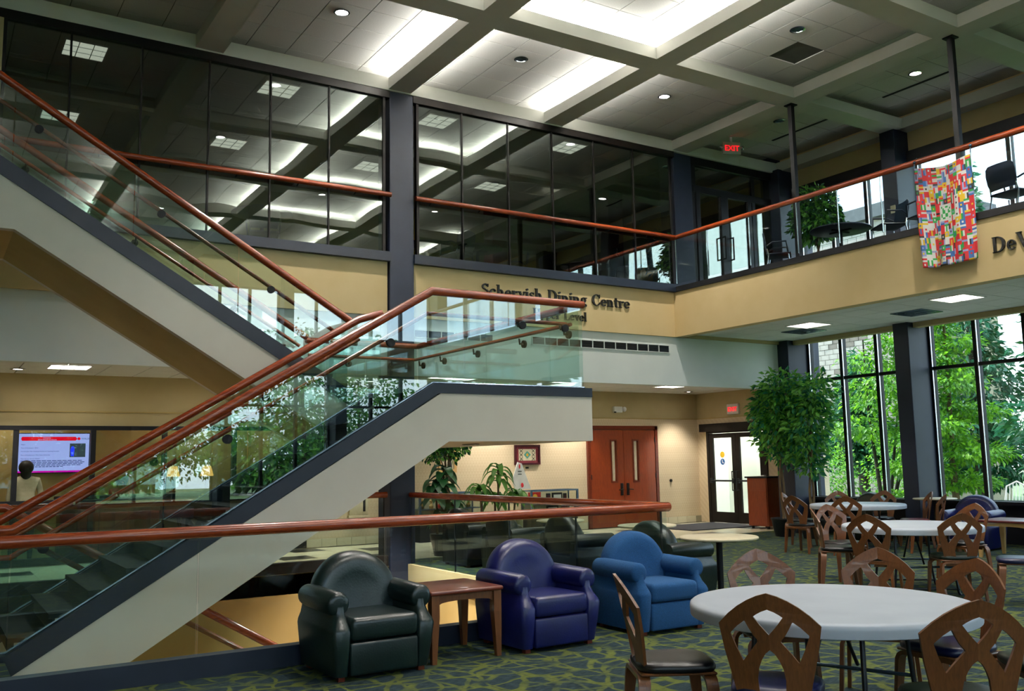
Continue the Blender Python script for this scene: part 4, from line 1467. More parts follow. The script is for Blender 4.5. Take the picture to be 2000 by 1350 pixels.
def air_grille(label, x, y, z, s):
    t = thing('air_grille', label, 'vent', (x, y, z))
    MB().box(x - s, x + s, y - s, y + s, z - .004, z).build('grille_back', 'steel_dark', t)
    for k in range(3):
        q = s * (1 - k * .3)
        MB().holed([(x - q, y - q), (x + q, y - q), (x + q, y + q), (x - q, y + q)], [[(x - q + .05, y - q + .05), (x + q - .05, y - q + .05), (x + q - .05, y + q - .05), (x - q + .05, y + q - .05)]], z - .012 - .004 * k, z - .004, 'z').build('grille_ring', 'steel_blue', t)


air_grille('square air diffuser in the soffit beside the first light panel', 14.25, 12.0, 3.938, .3)
air_grille('square air diffuser in the soffit above the blue armchair', 14.2, 9.55, 3.938, .3)


def downlight(label, x, y, z, lit, power=22):
    t = thing('downlight', label, 'ceiling light', (x, y, z), group='round recessed ceiling lights')
    MB().lathe([(.105, 0), (.115, -.012), (.09, -.016), (.085, 0)], x, y, 24, z).build('trim_ring', 'chrome', t, True)
    MB().lathe([(.0, -.002), (.085, -.002), (.085, -.006), (.0, -.006)], x, y, 24, z).build('lens', 'downlight_glow' if lit else 'steel_blue', t)
    if lit:
        l = D.lights.new('downlight_beam', 'SPOT')
        l.energy, l.spot_size, l.spot_blend, l.color, l.shadow_soft_size = power * 12, rad(95), .6, (1, .93, .86), .08
        o = D.objects.new('downlight_beam', l)
        o.location = (x, y, z - .03)
        COL.objects.link(o)


for x, y, lit, lb in ((4.74, 11.87, 1, 'above the upper stair flight'), (7.80, 11.9, 0, 'unlit in the coffer left of the column'), (10.85, 11.93, 1, 'in the coffer above the dining sign'),
                      (13.9, 9.04, 1, 'above the balcony by the right post'), (10.86, 8.94, 0, 'unlit beside the missing ceiling tile'), (13.6, 11.75, 0, 'unlit above the hanging exit sign'),
                      (4.62, 8.9, 1, 'over the lower flight'), (7.8, 6.0, 1, 'over the armchair row'), (10.8, 6.0, 1, 'over the café tables'), (4.7, 3.0, 1, 'over the nearest round table'),
                      (4.7, 14.45, 0, 'inside the dining hall behind the stair'), (7.75, 17.4, 0, 'inside the dining hall behind the column')):
    downlight('round recessed downlight ' + lb, x, y, 7.948, lit)
for x, y, lb in ((9.6, 17.6, 'behind the dining sign'), (12.4, 17.4, 'behind the corner column'), (6.8, 18.4, 'behind the navy column')):  # extra lit downlights, added to brighten the dark dining interior
    downlight('added round downlight brightening the dining hall interior ' + lb, x, y, 7.948, 1, 16)
for x, y, lb in ((12.3, 16.6, 'washing the wall left of the wooden doors'), (15.4, 16.5, 'washing the wall right of the wooden doors'), (10.2, 16.5, 'above the framed stained glass picture'), (7.2, 16.5, 'above the light switch wall'), (4.0, 16.4, 'above the office windows'), (1.2, 16.4, 'above the television window')):
    downlight('small round corridor downlight ' + lb, x, y, 3.128, 1, 9)
for x, y, lb in ((5.7, 10.0, 'near the outer edge'), (5.7, 12.2, 'near the column'), (5.0, 11.2, 'near the upper flight')):  # no known fixtures here: lights added to brighten the stairwell
    downlight('added round light under the stair landing brightening the stairwell, ' + lb, x, y, 1.764, 1, 22)
# dark open slots between balcony ceiling tiles
for y0, y1, lb in ((8.6, 10.0, 'above the right balcony post'), (11.0, 12.6, 'above the hanging exit sign')):
    tag(MB().box(14.32, 14.37, y0, y1, 7.938, 7.949).build('linear_slot', 'frame_dark'), 'long dark slot diffuser in the balcony ceiling ' + lb, 'vent')


# ================================================================== ARMCHAIRS
def arm_mesh(s, mat):
    """rolled arm with a bulging front post; s is the side sign; chair faces -Y"""
    mb = MB()
    rings = []
    for z, xi, xo, yf in ((.035, .275, .375, -.36), (.2, .272, .395, -.385), (.345, .27, .41, -.40), (.375, .272, .405, -.385), (.42, .28, .385, -.35), (.47, .285, .375, -.325), (.52, .285, .375, -.32)):
        r = []
        yb = .32
        for x, y in ((xi, yf + .02), (xi + .02, yf), (xo - .03, yf), (xo, yf + .03), (xo, yb), (xi, yb)):
            r.append((s * x, y, z))
        rings.append(r)
    mb.loft(rings)
    n = 20
    pts = [(s * .335, -.318, .535), (s * .335, -.312, .535), (s * .335, -.29, .535), (s * .335, .2, .545), (s * .335, .30, .545)]
    mb.tube(pts, [.045, .075, .088, .088, .08], n)
    return mb.mesh('arm', mat, True, 50)


def back_mesh(mat):
    mb = MB()

    def outline(w, h, z0):
        p = []
        for k in range(5):
            p.append((w, z0 + (h - w * .92 - z0) * k / 4))
        for k in range(1, 24):
            a = PI * k / 24
            p.append((w * math.cos(a), h - w * .92 + w * .92 * math.sin(a)))
        for k in range(5):
            p.append((-w, h - w * .92 + (z0 - (h - w * .92)) * k / 4))
        return p
    rings = []
    for y, k in ((.02, .55), (-.005, .80), (.015, .93), (.055, 1.0), (.14, 1.0), (.18, .96), (.20, .86)):
        rings.append([(x * (.2 + .8 * 1), y + .16 * max(0, z - .25) + .05, z) for x, z in outline(.345 * k, .86 - .345 * (1 - k), .30 + .1 * (1 - k))])
    mb.loft(rings)
    return mb.mesh('backrest', mat, True, 60)


def make_armchair(label, mat, loc, rz, group):
    t = thing('armchair', label, 'armchair', loc, rz, group)
    put('backrest', back_mesh(mat), t, True)
    for s in (-1, 1):
        put('arm', arm_mesh(s, mat), t, True)
    MB().rbox(-.272, .272, -.40, .22, .275, .44, .045, 4).build('seat_cushion', mat, t, True, 60, local=True)
    MB().rbox(-.272, .272, -.385, .25, .035, .268, .02, 3).build('seat_base', mat, t, True, local=True)
    for sx in (-.32, .32):
        for sy in (-.31, .27):
            MB().box(sx - .025, sx + .025, sy - .025, sy + .025, 0, .036).build('foot', 'cherry_wood', t, local=True)
    MB().rbox(-.37, .37, .24, .32, .035, .36, .015, 2).build('back_panel', mat, t, True, local=True)
    return t


GA = 'armchairs along the stair guard'
green = make_armchair('dark green leather armchair beside the wooden end table', 'leather_green', (2.93, 6.83, 0), rad(1), GA)
dup_names = {}


def recolour(root, mat, loc, rz, label, group):
    r = dup(root, loc, rz, label, group)
    for c in r.children:
        key = (c.data.name, mat)
        if not c.name.startswith('foot'):
            if key not in dup_names:
                m = c.data.copy()
                m.materials.clear()
                m.materials.append(MATS[mat])
                dup_names[key] = m
            c.data = dup_names[key]
    return r


recolour(green, 'leather_blue', (4.53, 6.86, 0), rad(2), 'royal blue leather armchair right of the wooden end table', GA)
recolour(green, 'fabric_teal', (5.78, 6.85, 0), rad(-1), 'teal blue fabric armchair beside the blue leather one', GA)
GB = 'dark armchairs backed against the side guard'
recolour(green, 'leather_green', (7.17, 8.12, 0), rad(90), 'dark green armchair behind the pedestal table at the guard corner', GB)
recolour(green, 'leather_black', (7.17, 9.85, 0), rad(90), 'black armchair back behind the side guard, second from the corner', GB)
recolour(green, 'leather_olive', (7.17, 11.35, 0), rad(90), 'olive black armchair back behind the side guard, third from the corner', GB)
recolour(green, 'leather_black', (7.17, 12.55, 0), rad(90), 'black armchair back behind the side guard beside the tall potted plant', GB)
recolour(green, 'leather_blue', (14.55, 9.05, 0), rad(-80), 'dark blue leather armchair under the garden window', 'armchairs by the garden windows')
recolour(green, 'leather_olive', (14.65, 11.2, 0), rad(-90), 'olive armchair under the window near the indoor trees', 'armchairs by the garden windows')


def end_table(label, x, y, w, d, h, topmat, legmat, rz=0):
    t = thing('end_table', label, 'table', (x, y, 0), rz)
    MB().rbox(-w, w, -d, d, h - .035, h, .015, 3).build('table_top', topmat, t, True, local=True)
    # aprons with a gentle arch
    for s in (-1, 1):
        arc = [(-w + .06, h - .036), (w - .06, h - .036), (w - .06, h - .13)] + [((w - .10) * math.cos(PI * k / 8), h - .105 + .02 * math.sin(PI * k / 8)) for k in range(9)] + [(-w + .06, h - .13)]
        MB().prism(arc, s * (d - .05) - .01, s * (d - .05) + .01, 'y').build('apron', legmat, t, local=True)
        arc = [(-d + .06, h - .036), (d - .06, h - .036), (d - .06, h - .13)] + [((d - .10) * math.cos(PI * k / 8), h - .105 + .02 * math.sin(PI * k / 8)) for k in range(9)] + [(-d + .06, h - .13)]
        MB().prism(arc, s * (w - .05) - .01, s * (w - .05) + .01, 'x').build('apron', legmat, t, local=True)
    for sx in (-1, 1):
        for sy in (-1, 1):
            cx, cy = sx * (w - .05), sy * (d - .05)
            r0 = [(cx - .034, cy - .034), (cx + .034, cy - .034), (cx + .034, cy + .034), (cx - .034, cy + .034)]
            ex, ey = cx + sx * .01, cy + sy * .01
            r1 = [(ex - .02, ey - .02), (ex + .02, ey - .02), (ex + .02, ey + .02), (ex - .02, ey + .02)]
            MB().loft([[(a, b, 0) for a, b in r1], [(a, b, h - .2) for a, b in r0], [(a, b, h - .036) for a, b in r0]]).build('leg', legmat, t, local=True)
    return t


end_table('square cherry wood end table between green and blue armchairs', 3.70, 6.88, .33, .32, .55, 'cherry_wood', 'chair_wood')
end_table('low end table with dark red top right of the blue armchair', 13.85, 7.95, .4, .4, .55, 'seat_red', 'maple_wood', rad(5))


def pedestal_table(label, x, y, r, h, topmat, grp, zb=0):
    t = thing('pedestal_table', label, 'table', (x, y, zb), group=grp)
    MB().lathe([(0, h - .03), (r - .02, h - .03), (r, h - .02), (r, h - .008), (r - .012, h), (0, h)], 0, 0, 48).build('table_top', topmat, t, True, local=True)
    MB().tube([(0, 0, .03), (0, 0, h - .03)], .032, 14).build('pole', 'black_metal', t, True, local=True)
    MB().lathe([(0, 0), (.24, 0), (.24, .012), (.06, .035), (0, .04)], 0, 0, 32).build('base', 'black_metal', t, True, local=True)
    for k in range(2):
        a = PI / 2 * k
        MB().box(-.2 * math.cos(a) - .02, .2 * math.cos(a) + .02, -.2 * math.sin(a) - .02, .2 * math.sin(a) + .02, h - .05, h - .03).build('top_brace', 'black_metal', t, local=True)
    return t


GP = 'small cream pedestal tables'
pedestal_table('small round cream pedestal table at the corner of the guard', 6.98, 7.12, .40, .74, 'laminate_cream', GP)
pedestal_table('small cream pedestal table between the second and third dark armchairs', 7.45, 10.62, .33, .74, 'laminate_cream', GP)
pedestal_table('small cream pedestal table between the first two dark armchairs', 7.6, 8.98, .36, .74, 'laminate_cream', GP)
pedestal_table('small cream pedestal table by the window left of the blue armchair', 14.98, 9.98, .36, .78, 'laminate_cream', GP)


# ================================================================== CAFÉ CHAIRS
def smooth_poly(pts, corner, n=5):
    """round selected corners given by radius fraction"""
    out = []
    m = len(pts)
    for i, p in enumerate(pts):
        r = corner[i] if isinstance(corner, (list, tuple)) else corner
        if r <= 0:
            out.append(p)
            continue
        a, b, c = Vector(pts[i - 1]), Vector(p), Vector(pts[(i + 1) % m])
        d1, d2 = (a - b), (c - b)
        t = min(r, d1.length * .45, d2.length * .45)
        s, e = b + d1.normalized() * t, b + d2.normalized() * t
        for k in range(n + 1):
            u = k / n
            q = s * (1 - u) ** 2 + b * 2 * u * (1 - u) + e * u * u
            out.append((q.x, q.y))
    return out


BW, BH0, BAP = .46, .36, .92     # back width, bottom z, apex z


def back_fn(s):
    fold = rad(13)

    def f(q):
        x, y, z = q
        a = abs(x)
        yy = y + a * .09 + .5 * a * a
        h = z - BH0
        lean = -.02 - .13 * h - .12 * h * h
        return (s * a * math.cos(fold * .5), yy + lean - .16, z)
    return f


def chair_back_mesh():
    W = BW
    k = (BAP - BH0) / 1.12

    def T(p):
        return (p[0] * W, BAP - p[1] * k)
    outer = [(0, 0), (.10, .028), (.20, .072), (.30, .13), (.40, .205), (.505, .305), (.462, .55), (.41, .75), (.36, .95), (.325, 1.12),
             (.055, 1.12), (.10, 1.0), (.130, .90), (.138, .80), (.12, .70), (.085, .62), (.045, .56), (0, .525),
             (0, .385), (.04, .345), (.09, .29), (.145, .222), (.11, .198), (.06, .172), (0, .15)]
    hole = smooth_poly([(.235, .262), (.31, .315), (.388, .388), (.345, .50), (.275, .645), (.22, .575), (.16, .505), (.108, .445), (.155, .395), (.20, .325)], [.012] + [.0] + [.012, 0, .012, 0, 0, .012, 0, 0], 3)
    mb = MB()
    for s in (1, -1):
        mb.holed([T(p) for p in outer], [[T(p) for p in hole]], -.008, .008, 'y', back_fn(s))
    return mb.mesh('backrest', 'chair_wood', True, 30)


def bent_leg(sx, sy):
    """half of a bent plywood leg frame: across under the seat then down"""
    mb = MB()
    path = [(0.0, .40), (.13, .40), (.165, .397), (.188, .383), (.20, .36), (.203, .32), (.212, .16), (.222, 0)]
    wid = [.032, .032, .032, .032, .032, .031, .024, .017]
    rings = []
    for i, ((x, z), w) in enumerate(zip(path, wid)):
        a = Vector(path[max(0, i - 1)])
        b = Vector(path[min(len(path) - 1, i + 1)])
        d = (b - a).normalized()
        n = Vector((-d.y, d.x))
        th = .012
        y0 = sy * .175 + sy * (.04 * (1 - z / .4))
        r = []
        for u, v in ((-1, -1), (1, -1), (1, 1), (-1, 1)):
            r.append((sx * (x + n.x * th * u), y0 + v * w, z + n.y * th * u))
        rings.append(r)
    mb.loft(rings)
    return mb.mesh('leg', 'chair_wood', True, 35)


def make_cafe_chair():
    t = thing('cafe_chair', 'tmp', 'chair')
    put('backrest', chair_back_mesh(), t, True)
    for sx in (-1, 1):
        for sy in (-1, 1):
            put('leg', bent_leg(sx, sy), t, True)
    MB().rbox(-.20, .20, -.195, .21, .41, .425, .006, 1).build('seat_board', 'chair_wood', t, True, local=True)
    bm = MB()
    rings = []
    for z, k in ((.425, .97), (.435, 1.0), (.452, 1.0), (.466, .96), (.474, .86), (.477, .6), (.477, .2)):
        r = []
        for j in range(32):
            a = 2 * PI * j / 32
            c, s = math.cos(a), math.sin(a)
            e = 4.5
            q = (abs(c) ** e + abs(s) ** e) ** (-1 / e)
            fx = .215 * (1 - .04 * (s < 0))
            r.append((fx * k * q * c, .012 + .212 * k * q * s, z))
        rings.append(r)
    bm.loft(rings)
    put('seat', bm.mesh('seat', 'seat_black', True, 60), t, True)
    return t


cafe0 = make_cafe_chair()
SEAT = {}
for sm in ('seat_blue', 'seat_green', 'seat_red'):
    m = [c for c in cafe0.children if c.name.startswith('seat') and not c.name.startswith('seat_board')][0].data.copy()
    m.materials.clear()
    m.materials.append(MATS[sm])
    SEAT[sm] = m
first = [True]
GC = 'bent plywood café chairs'


def cafe(ax, ay, fx, fy, seat, label):
    """ax, ay: where the top of the back is; fx, fy: facing direction"""
    n = math.hypot(fx, fy)
    fx, fy = fx / n, fy / n
    loc = (ax + fx * .275, ay + fy * .275, 0)
    rz = math.atan2(-fx, fy)
    if first[0]:
        first[0] = False
        t = cafe0
        t.location, t.rotation_euler = loc, (0, 0, rz)
        t['label'], t['group'] = label, GC
    else:
        t = dup(cafe0, loc, rz, label, GC)
    if seat != 'seat_black':
        for c in t.children:
            if c.name.startswith('seat') and not c.name.startswith('seat_board'):
                c.data = SEAT[seat]
    return t


cafe(3.26, 4.12, .87, -.49, 'seat_black', 'wooden café chair seen edge on at the left of the nearest white table')
cafe(3.31, 3.09, .80, .60, 'seat_blue', 'wooden café chair with its back to the camera at the nearest table')
cafe(3.85, 2.40, .55, .83, 'seat_green', 'wooden café chair nearest the bottom right corner')
cafe(4.85, 4.59, -.50, -.86, 'seat_black', 'wooden café chair at the far left of the nearest white table')
cafe(5.50, 4.12, -.85, -.52, 'seat_black', 'wooden café chair at the far side of the nearest table, in the middle')
cafe(5.34, 3.32, -.96, .10, 'seat_blue', 'wooden café chair with blue seat at the far right of the nearest table')
cafe(5.30, 2.62, -.80, .55, 'seat_green', 'café chair with dark green seat cut off by the right edge')
cafe(9.95, 8.17, -.25, -.97, 'seat_black', 'pale lit café chair back at the far left of the second table')
cafe(9.12, 7.72, .70, -.72, 'seat_black', 'dark café chair seen edge on at the left of the second table')
cafe(8.53, 6.50, .92, .40, 'seat_green', 'café chair with its back to the camera at the front left of the second table')
cafe(9.28, 5.89, .60, .80, 'seat_green', 'café chair with its back to the camera at the front right of the second table')
cafe(11.25, 6.95, -.98, .1, 'seat_black', 'café chair at the far right of the second table')
cafe(9.75, 5.25, -.55, .83, 'seat_blue', 'café chair with blue seat touching the right edge of the picture')
cafe(12.81, 11.45, .45, -.90, 'seat_black', 'pale café chair nearest the wooden podium')
cafe(11.90, 10.45, .95, .10, 'seat_black', 'dark café chair with its back to the camera in front of the podium')
cafe(12.13, 9.60, .86, .50, 'seat_black', 'café chair with its back to the camera at the third table')
cafe(13.95, 11.2, -.76, -.65, 'seat_black', 'café chair at the far left of the third table near the olive armchair')
cafe(14.45, 10.6, -.96, -.27, 'seat_black', 'café chair facing the camera at the far side of the third table')
cafe(14.35, 9.62, -.75, .65, 'seat_red', 'café chair with red seat at the right of the third table')
cafe(13.55, 8.85, -.30, .95, 'seat_black', 'café chair seen edge on between third table and blue armchair')


# ================================================================== ROUND TABLES
def round_table(label, x, y, rz):
    t = thing('round_table', label, 'table', (x, y, 0), rz, 'round white folding tables')
    r, h = .762, .74
    MB().lathe([(0, h - .035), (r - .04, h - .04), (r - .012, h - .075), (r, h - .07), (r + .003, h - .03), (r, h - .012), (r - .012, h - .003), (r - .05, h), (0, h)], 0, 0, 72).build('tabletop', 'table_white', t, True, 50, local=True)
    for s in (-1, 1):
        for q in (-1, 1):
            MB().tube([(s * .36, q * .28, h - .05), (s * .42, q * .30, .30), (s * .42, q * .34, .02), (s * .42, q * .36, 0)], .014, 10).build('leg', 'steel_dark', t, True, local=True)
        MB().tube([(s * .42, -.30, .30), (s * .42, .30, .30)], .011, 8).build('cross_bar', 'steel_blue', t, True, local=True)
        MB().tube([(s * .42, -.35, .06), (s * .42, .35, .06)], .011, 8).build('foot_bar', 'steel_dark', t, True, local=True)
        MB().tube([(s * .40, 0, .33), (s * .08, 0, h - .06)], .011, 8).build('brace', 'steel_dark', t, True, local=True)
        MB().box(s * .36 - .03, s * .36 + .03, -.32, .32, h - .075, h - .045).build('mount_rail', 'black_metal', t, local=True)
    return t


round_table('nearest round table with a white stretch cover', 4.30, 3.55, rad(20))
round_table('second round white table in the middle of the café', 9.72, 6.80, rad(50))
round_table('third round white table near the indoor trees', 13.27, 10.27, rad(30))

# podium cabinet
pd = thing('podium_cabinet', 'red brown wooden cabinet with black top beside the exit door', 'cabinet', (15.7, 14.55, 0))
MB().box(15.44, 15.98, 14.23, 14.80, .06, 1.09).build('body', 'door_wood', pd)
MB().rbox(15.40, 16.02, 14.19, 14.84, 1.09, 1.125, .006, 2).build('cabinet_top', 'black_metal', pd)
MB().box(15.425, 15.44, 14.25, 14.78, .09, .82).build('door', 'door_wood', pd)
MB().box(15.425, 15.44, 14.25, 14.78, .835, 1.07).build('drawer', 'door_wood', pd)
for x in (15.5, 15.92):
    for y in (14.3, 14.74):
        MB().tube([(x, y, 0), (x, y, .06)], .03, 12).build('castor', 'black_metal', pd, True)
tag(MB().rbox(15.55, 15.62, 14.4, 14.5, 1.126, 1.15, .005, 2).build('card_holder', 'plastic_white'), 'small white card holder on the wooden cabinet', 'card holder')


# ================================================================== PLANTS
def leaf_quad(mb, c, d, up, ln, wd, fold=.15):
    """one leaf: a folded kite of four triangles"""
    d = d.normalized()
    s = d.cross(up)
    if s.length < 1e-3:
        s = d.cross(Vector((1, 0, 0)))
    s.normalize()
    n = s.cross(d).normalized()
    a = c
    b = c + d * ln * .5 + s * wd * .5 + n * ln * fold * .5
    e = c + d * ln * .5 - s * wd * .5 + n * ln * fold * .5
    t = c + d * ln - n * ln * fold * .6
    m = c + d * ln * .5
    mb.add([a, b, t, e, m], [(0, 1, 4), (1, 2, 4), (2, 3, 4), (3, 0, 4)])


def rv(r=1.0):
    while True:
        v = Vector((random.uniform(-1, 1), random.uniform(-1, 1), random.uniform(-1, 1)))
        if .02 < v.length < 1:
            return v.normalized() * r


def foliage(blobs, n, ln, wd, droop=.3, mats=1, flat=False):
    mb = MB()
    tot = sum(b[3] * b[4] * b[5] for b in blobs)
    for b in blobs:
        k = int(n * b[3] * b[4] * b[5] / tot)
        for _ in range(k):
            v = rv()
            r = random.random() ** .28 * (1 + .22 * math.sin(5 * v.x + 3 * b[2]) * math.cos(6 * v.z + b[0]))
            c = Vector((b[0] + v.x * b[3] * r, b[1] + v.y * b[4] * r, b[2] + v.z * b[5] * r))
            d = Vector((v.x, v.y, v.z * .4)) + rv(.7) + Vector((0, 0, -droop))
            mb.cur = random.randrange(mats)
            up = Vector((0, 0, 1)) + (rv(.25) if flat else rv(.9))
            s = random.uniform(.7, 1.25)
            leaf_quad(mb, c, d, up, ln * s, wd * s)
    return mb


def indoor_tree(label, x, y, zb, h, blobs, n, pot, lean=0, mats=('leaf_ficus', 'leaf_ficus', 'leaf_ficus_teal'), group=None, ln=.14, wd=.068, dark=False):
    t = thing('potted_tree', label, 'plant', (x, y, zb), group=group)
    MB().lathe([(.0, 0), (pot * .72, 0), (pot * .95, pot * 1.2), (pot, pot * 1.25), (pot, pot * 1.35), (pot * .9, pot * 1.35), (pot * .88, pot * 1.2), (0, pot * 1.2)], x, y, 28, zb).build('pot', 'pot_dark', t, True)
    MB().lathe([(0, pot * 1.21), (pot * .87, pot * 1.21), (pot * .8, pot * 1.24), (0, pot * 1.25)], x, y, 20, zb).build('soil', 'soil', t, True)
    for k in range(2):
        a = PI * k + .4
        pts = []
        for i in range(9):
            u = i / 8
            pts.append((x + lean * u + .035 * math.cos(a + 6 * u), y + .035 * math.sin(a + 6 * u), zb + pot * 1.2 + (h - pot * 1.2) * u))
        MB().tube(pts, [.03 - .017 * i / 8 for i in range(9)], 8).build('trunk', 'bark', t, True)
    for b in blobs[:7]:
        MB().tube([(x + lean, y, zb + h * .75), ((x + lean + b[0]) / 2, (y + b[1]) / 2, (zb + h * .8 + b[2]) / 2), (b[0], b[1], b[2])], [.014, .01, .005], 6).build('branch', 'bark', t, True)
    f = foliage(blobs, n, ln, wd, .4, len(mats)).build('foliage', list(mats), t, fix=False)
    f['kind'] = 'stuff'
    return t


indoor_tree('taller potted ficus with thick twisted trunk beside the podium', 14.38, 12.85, 0, 2.2,
            [(14.3, 12.85, 2.35, .5, .5, .5), (14.3, 12.9, 2.55, .45, .42, .4), (14.3, 12.65, 2.85, .5, .5, .38), (14.3, 12.9, 2.0, .4, .4, .42), (14.5, 12.85, 1.65, .3, .3, .32)], 2600, .26, -.05, group='potted ficus trees by the corner window')
indoor_tree('second potted ficus standing right against the window', 14.38, 12.15, 0, 2.0,
            [(14.4, 12.15, 2.2, .45, .45, .5), (14.4, 11.98, 2.75, .42, .42, .38), (14.55, 12.35, 1.75, .42, .42, .42), (14.5, 12.2, 1.4, .28, .3, .28), (14.4, 12.3, 2.55, .4, .4, .35)], 2500, .26, .03, group='potted ficus trees by the corner window')
indoor_tree('leafy potted tree on the balcony behind the glass guard', 14.2, 11.5, ZUP, 1.0,
            [(14.2, 11.5, 6.15, .42, .42, .40), (14.15, 11.45, 5.9, .46, .46, .30), (14.2, 11.55, 6.45, .3, .3, .22)], 2000, .2, 0, ('leaf_dark', 'leaf_ficus'))
indoor_tree('slender potted tree beyond the balcony storefront', 13.6, 15.0, ZUP, 1.1, [(13.6, 15.0, 5.9, .5, .5, .6), (13.7, 15.1, 6.4, .4, .4, .3)], 1400, .2, 0, ('leaf_dark', 'leaf_ficus_teal'))


def strap_leaf(base, d, ln, wd, arch):
    """long arching leaf as a strip"""
    d = Vector((d[0], d[1], 0)).normalized()
    s = Vector((-d.y, d.x, 0))
    n = 7
    vs, fs = [], []
    for i in range(n):
        u = i / (n - 1)
        c = Vector(base) + d * (ln * u * (1 - .15 * u)) + Vector((0, 0, ln * (arch * u - (arch + .55) * u * u)))
        w = wd * (.35 + .65 * math.sin(PI * min(1, u * .9 + .12))) * (1 if u < .98 else .05)
        vs += [c + s * w, c + Vector((0, 0, -w * .35)), c - s * w]
    for i in range(n - 1):
        for k in range(2):
            fs.append((i * 3 + k, i * 3 + k + 1, i * 3 + k + 4, i * 3 + k + 3))
    return vs, fs


def corn_plant(label, x, y, canes, potr, poth, potmat, leafmat, ln, wd, nl, square=False, arch=.55):
    t = thing('potted_plant', label, 'plant', (x, y, 0))
    if square:
        MB().rbox(x - potr, x + potr, y - potr, y + potr, 0, poth, .015, 2).build('planter', potmat, t, True)
    else:
        MB().lathe([(0, 0), (potr * .7, 0), (potr, poth * .9), (potr, poth), (potr * .9, poth), (0, poth * .95)], x, y, 28).build('planter', potmat, t, True)
    for cx, cy, h in canes:
        MB().tube([(x + cx, y + cy, poth * .9), (x + cx * 1.2, y + cy * 1.2, h)], [.022, .016], 8).build('cane', 'bark', t, True)
        for k in range(nl):
            a = 2.4 * k + random.uniform(-.2, .2)
            z = h - .45 * (1 - k / nl) * min(1, h - poth) * .8
            l = ln * random.uniform(.8, 1.15) * (.75 + .25 * (1 - k / nl))
            v, f = strap_leaf((x + cx * 1.2, y + cy * 1.2, z), (math.cos(a), math.sin(a)), l, wd, arch + .5 * k / nl)
            MB().add(v, f).build('leaf', leafmat, t, True, fix=False)
    return t


corn_plant('bright green corn plant in an olive planter by the papered wall', 9.25, 15.2, [(0, 0, 1.50), (-.32, .05, 1.12), (.3, -.05, 1.0), (.05, .2, .95)], .33, .55, 'pot_olive', 'leaf_corn', .42, .058, 18, True)
corn_plant('tall dark leaved plant in a round pot beside the navy column', 7.50, 14.1, [(0, 0, 1.5), (-.1, .05, 1.25), (.12, -.05, .95), (-.06, -.1, .75)], .24, .36, 'pot_dark', 'leaf_dark', .36, .085, 18, False, .35)
indoor_tree('bushy potted ficus rising under the stair landing', 8.05, 15.0, 0, 1.75, [(7.95, 15.0, 2.05, .42, .42, .32), (8.2, 15.0, 1.9, .32, .32, .3), (7.8, 15.0, 1.8, .3, .3, .25)], 1500, .2, 0, ('leaf_ficus', 'leaf_dark'), None, .1, .06)


# ================================================================== WALL ITEMS AND DISPLAY CASES
pf = thing('framed_picture', 'maroon framed picture of stained glass on the papered wall', 'picture', (11.2, YB - .02, 1.68))
MB().holed([(10.88, 1.47), (11.54, 1.47), (11.54, 1.90), (10.88, 1.90)], [[(10.92, 1.51), (11.50, 1.51), (11.50, 1.86), (10.92, 1.86)]], YB - .05, YB - .005).build('frame', 'frame_maroon', pf)
MB().box(10.92, 11.50, YB - .02, YB - .015, 1.51, 1.86).build('mount', 'art_maroon', pf)
MB().box(10.99, 11.43, YB - .024, YB - .02, 1.56, 1.81).build('picture_ground', 'art_cream', pf)
for x in (11.05, 11.37):
    for z in (1.60, 1.685, 1.77):
        MB().tube([(x - .04, YB - .026, z - .035), (x + .04, YB - .026, z + .035)], .006, 5).tube([(x - .04, YB - .026, z + .035), (x + .04, YB - .026, z - .035)], .006, 5).build('lattice', 'art_black', pf)
MB().prism([(11.12, 1.685), (11.21, 1.60), (11.30, 1.685), (11.21, 1.77)], YB - .027, YB - .024).build('diamond', 'art_teal', pf)
MB().prism([(11.17, 1.685), (11.21, 1.64), (11.25, 1.685), (11.21, 1.73)], YB - .029, YB - .027).build('diamond_centre', 'book_yellow', pf)
tag(MB().box(11.17, 11.25, YB - .012, YB - .001, 1.385, 1.42).build('caption_plate', 'frame_bronze'), 'small dark caption plate under the stained glass picture', 'plaque')
pf = thing('framed_picture', 'pale wood framed picture half hidden by the ficus', 'picture', (9.2, YB - .02, 1.5))
MB().holed([(9.02, 1.34), (9.44, 1.34), (9.44, 1.84), (9.02, 1.84)], [[(9.08, 1.41), (9.38, 1.41), (9.38, 1.77), (9.08, 1.77)]], YB - .045, YB - .005).build('frame', 'maple_wood', pf)
MB().box(9.08, 9.38, YB - .02, YB - .015, 1.41, 1.77).build('picture_ground', 'art_cream', pf)
MB().prism([(9.22, 1.42), (9.34, 1.42), (9.30, 1.76), (9.26, 1.76)], YB - .024, YB - .02).build('picture_figure', 'art_black', pf)
sb = thing('sail_board', 'white sail shaped notice board with red marks on a stand', 'notice board', (10.65, 16.5, 0))
MB().prism([(10.49, .97), (10.88, .97), (10.66, 1.50), (10.56, 1.53), (10.42, 1.15)], 16.55, 16.575).build('board', 'print_white', sb)
MB().ellipsoid((10.60, 16.545, 1.44), .02, .006, .05).build('flame_mark', 'print_red', sb, True)
MB().ellipsoid((10.66, 16.545, 1.05), .035, .006, .05).build('seal_mark', 'print_red', sb, True)
for z in (1.33, 1.27):
    MB().box(10.56, 10.65, 16.543, 16.55, z, z + .015).build('printed_line', 'art_black', sb)
MB().tube([(10.66, 16.59, 0), (10.66, 16.59, 1.1)], .014, 8).box(10.5, 10.8, 16.48, 16.7, 0, .02).build('stand', 'steel_dark', sb)


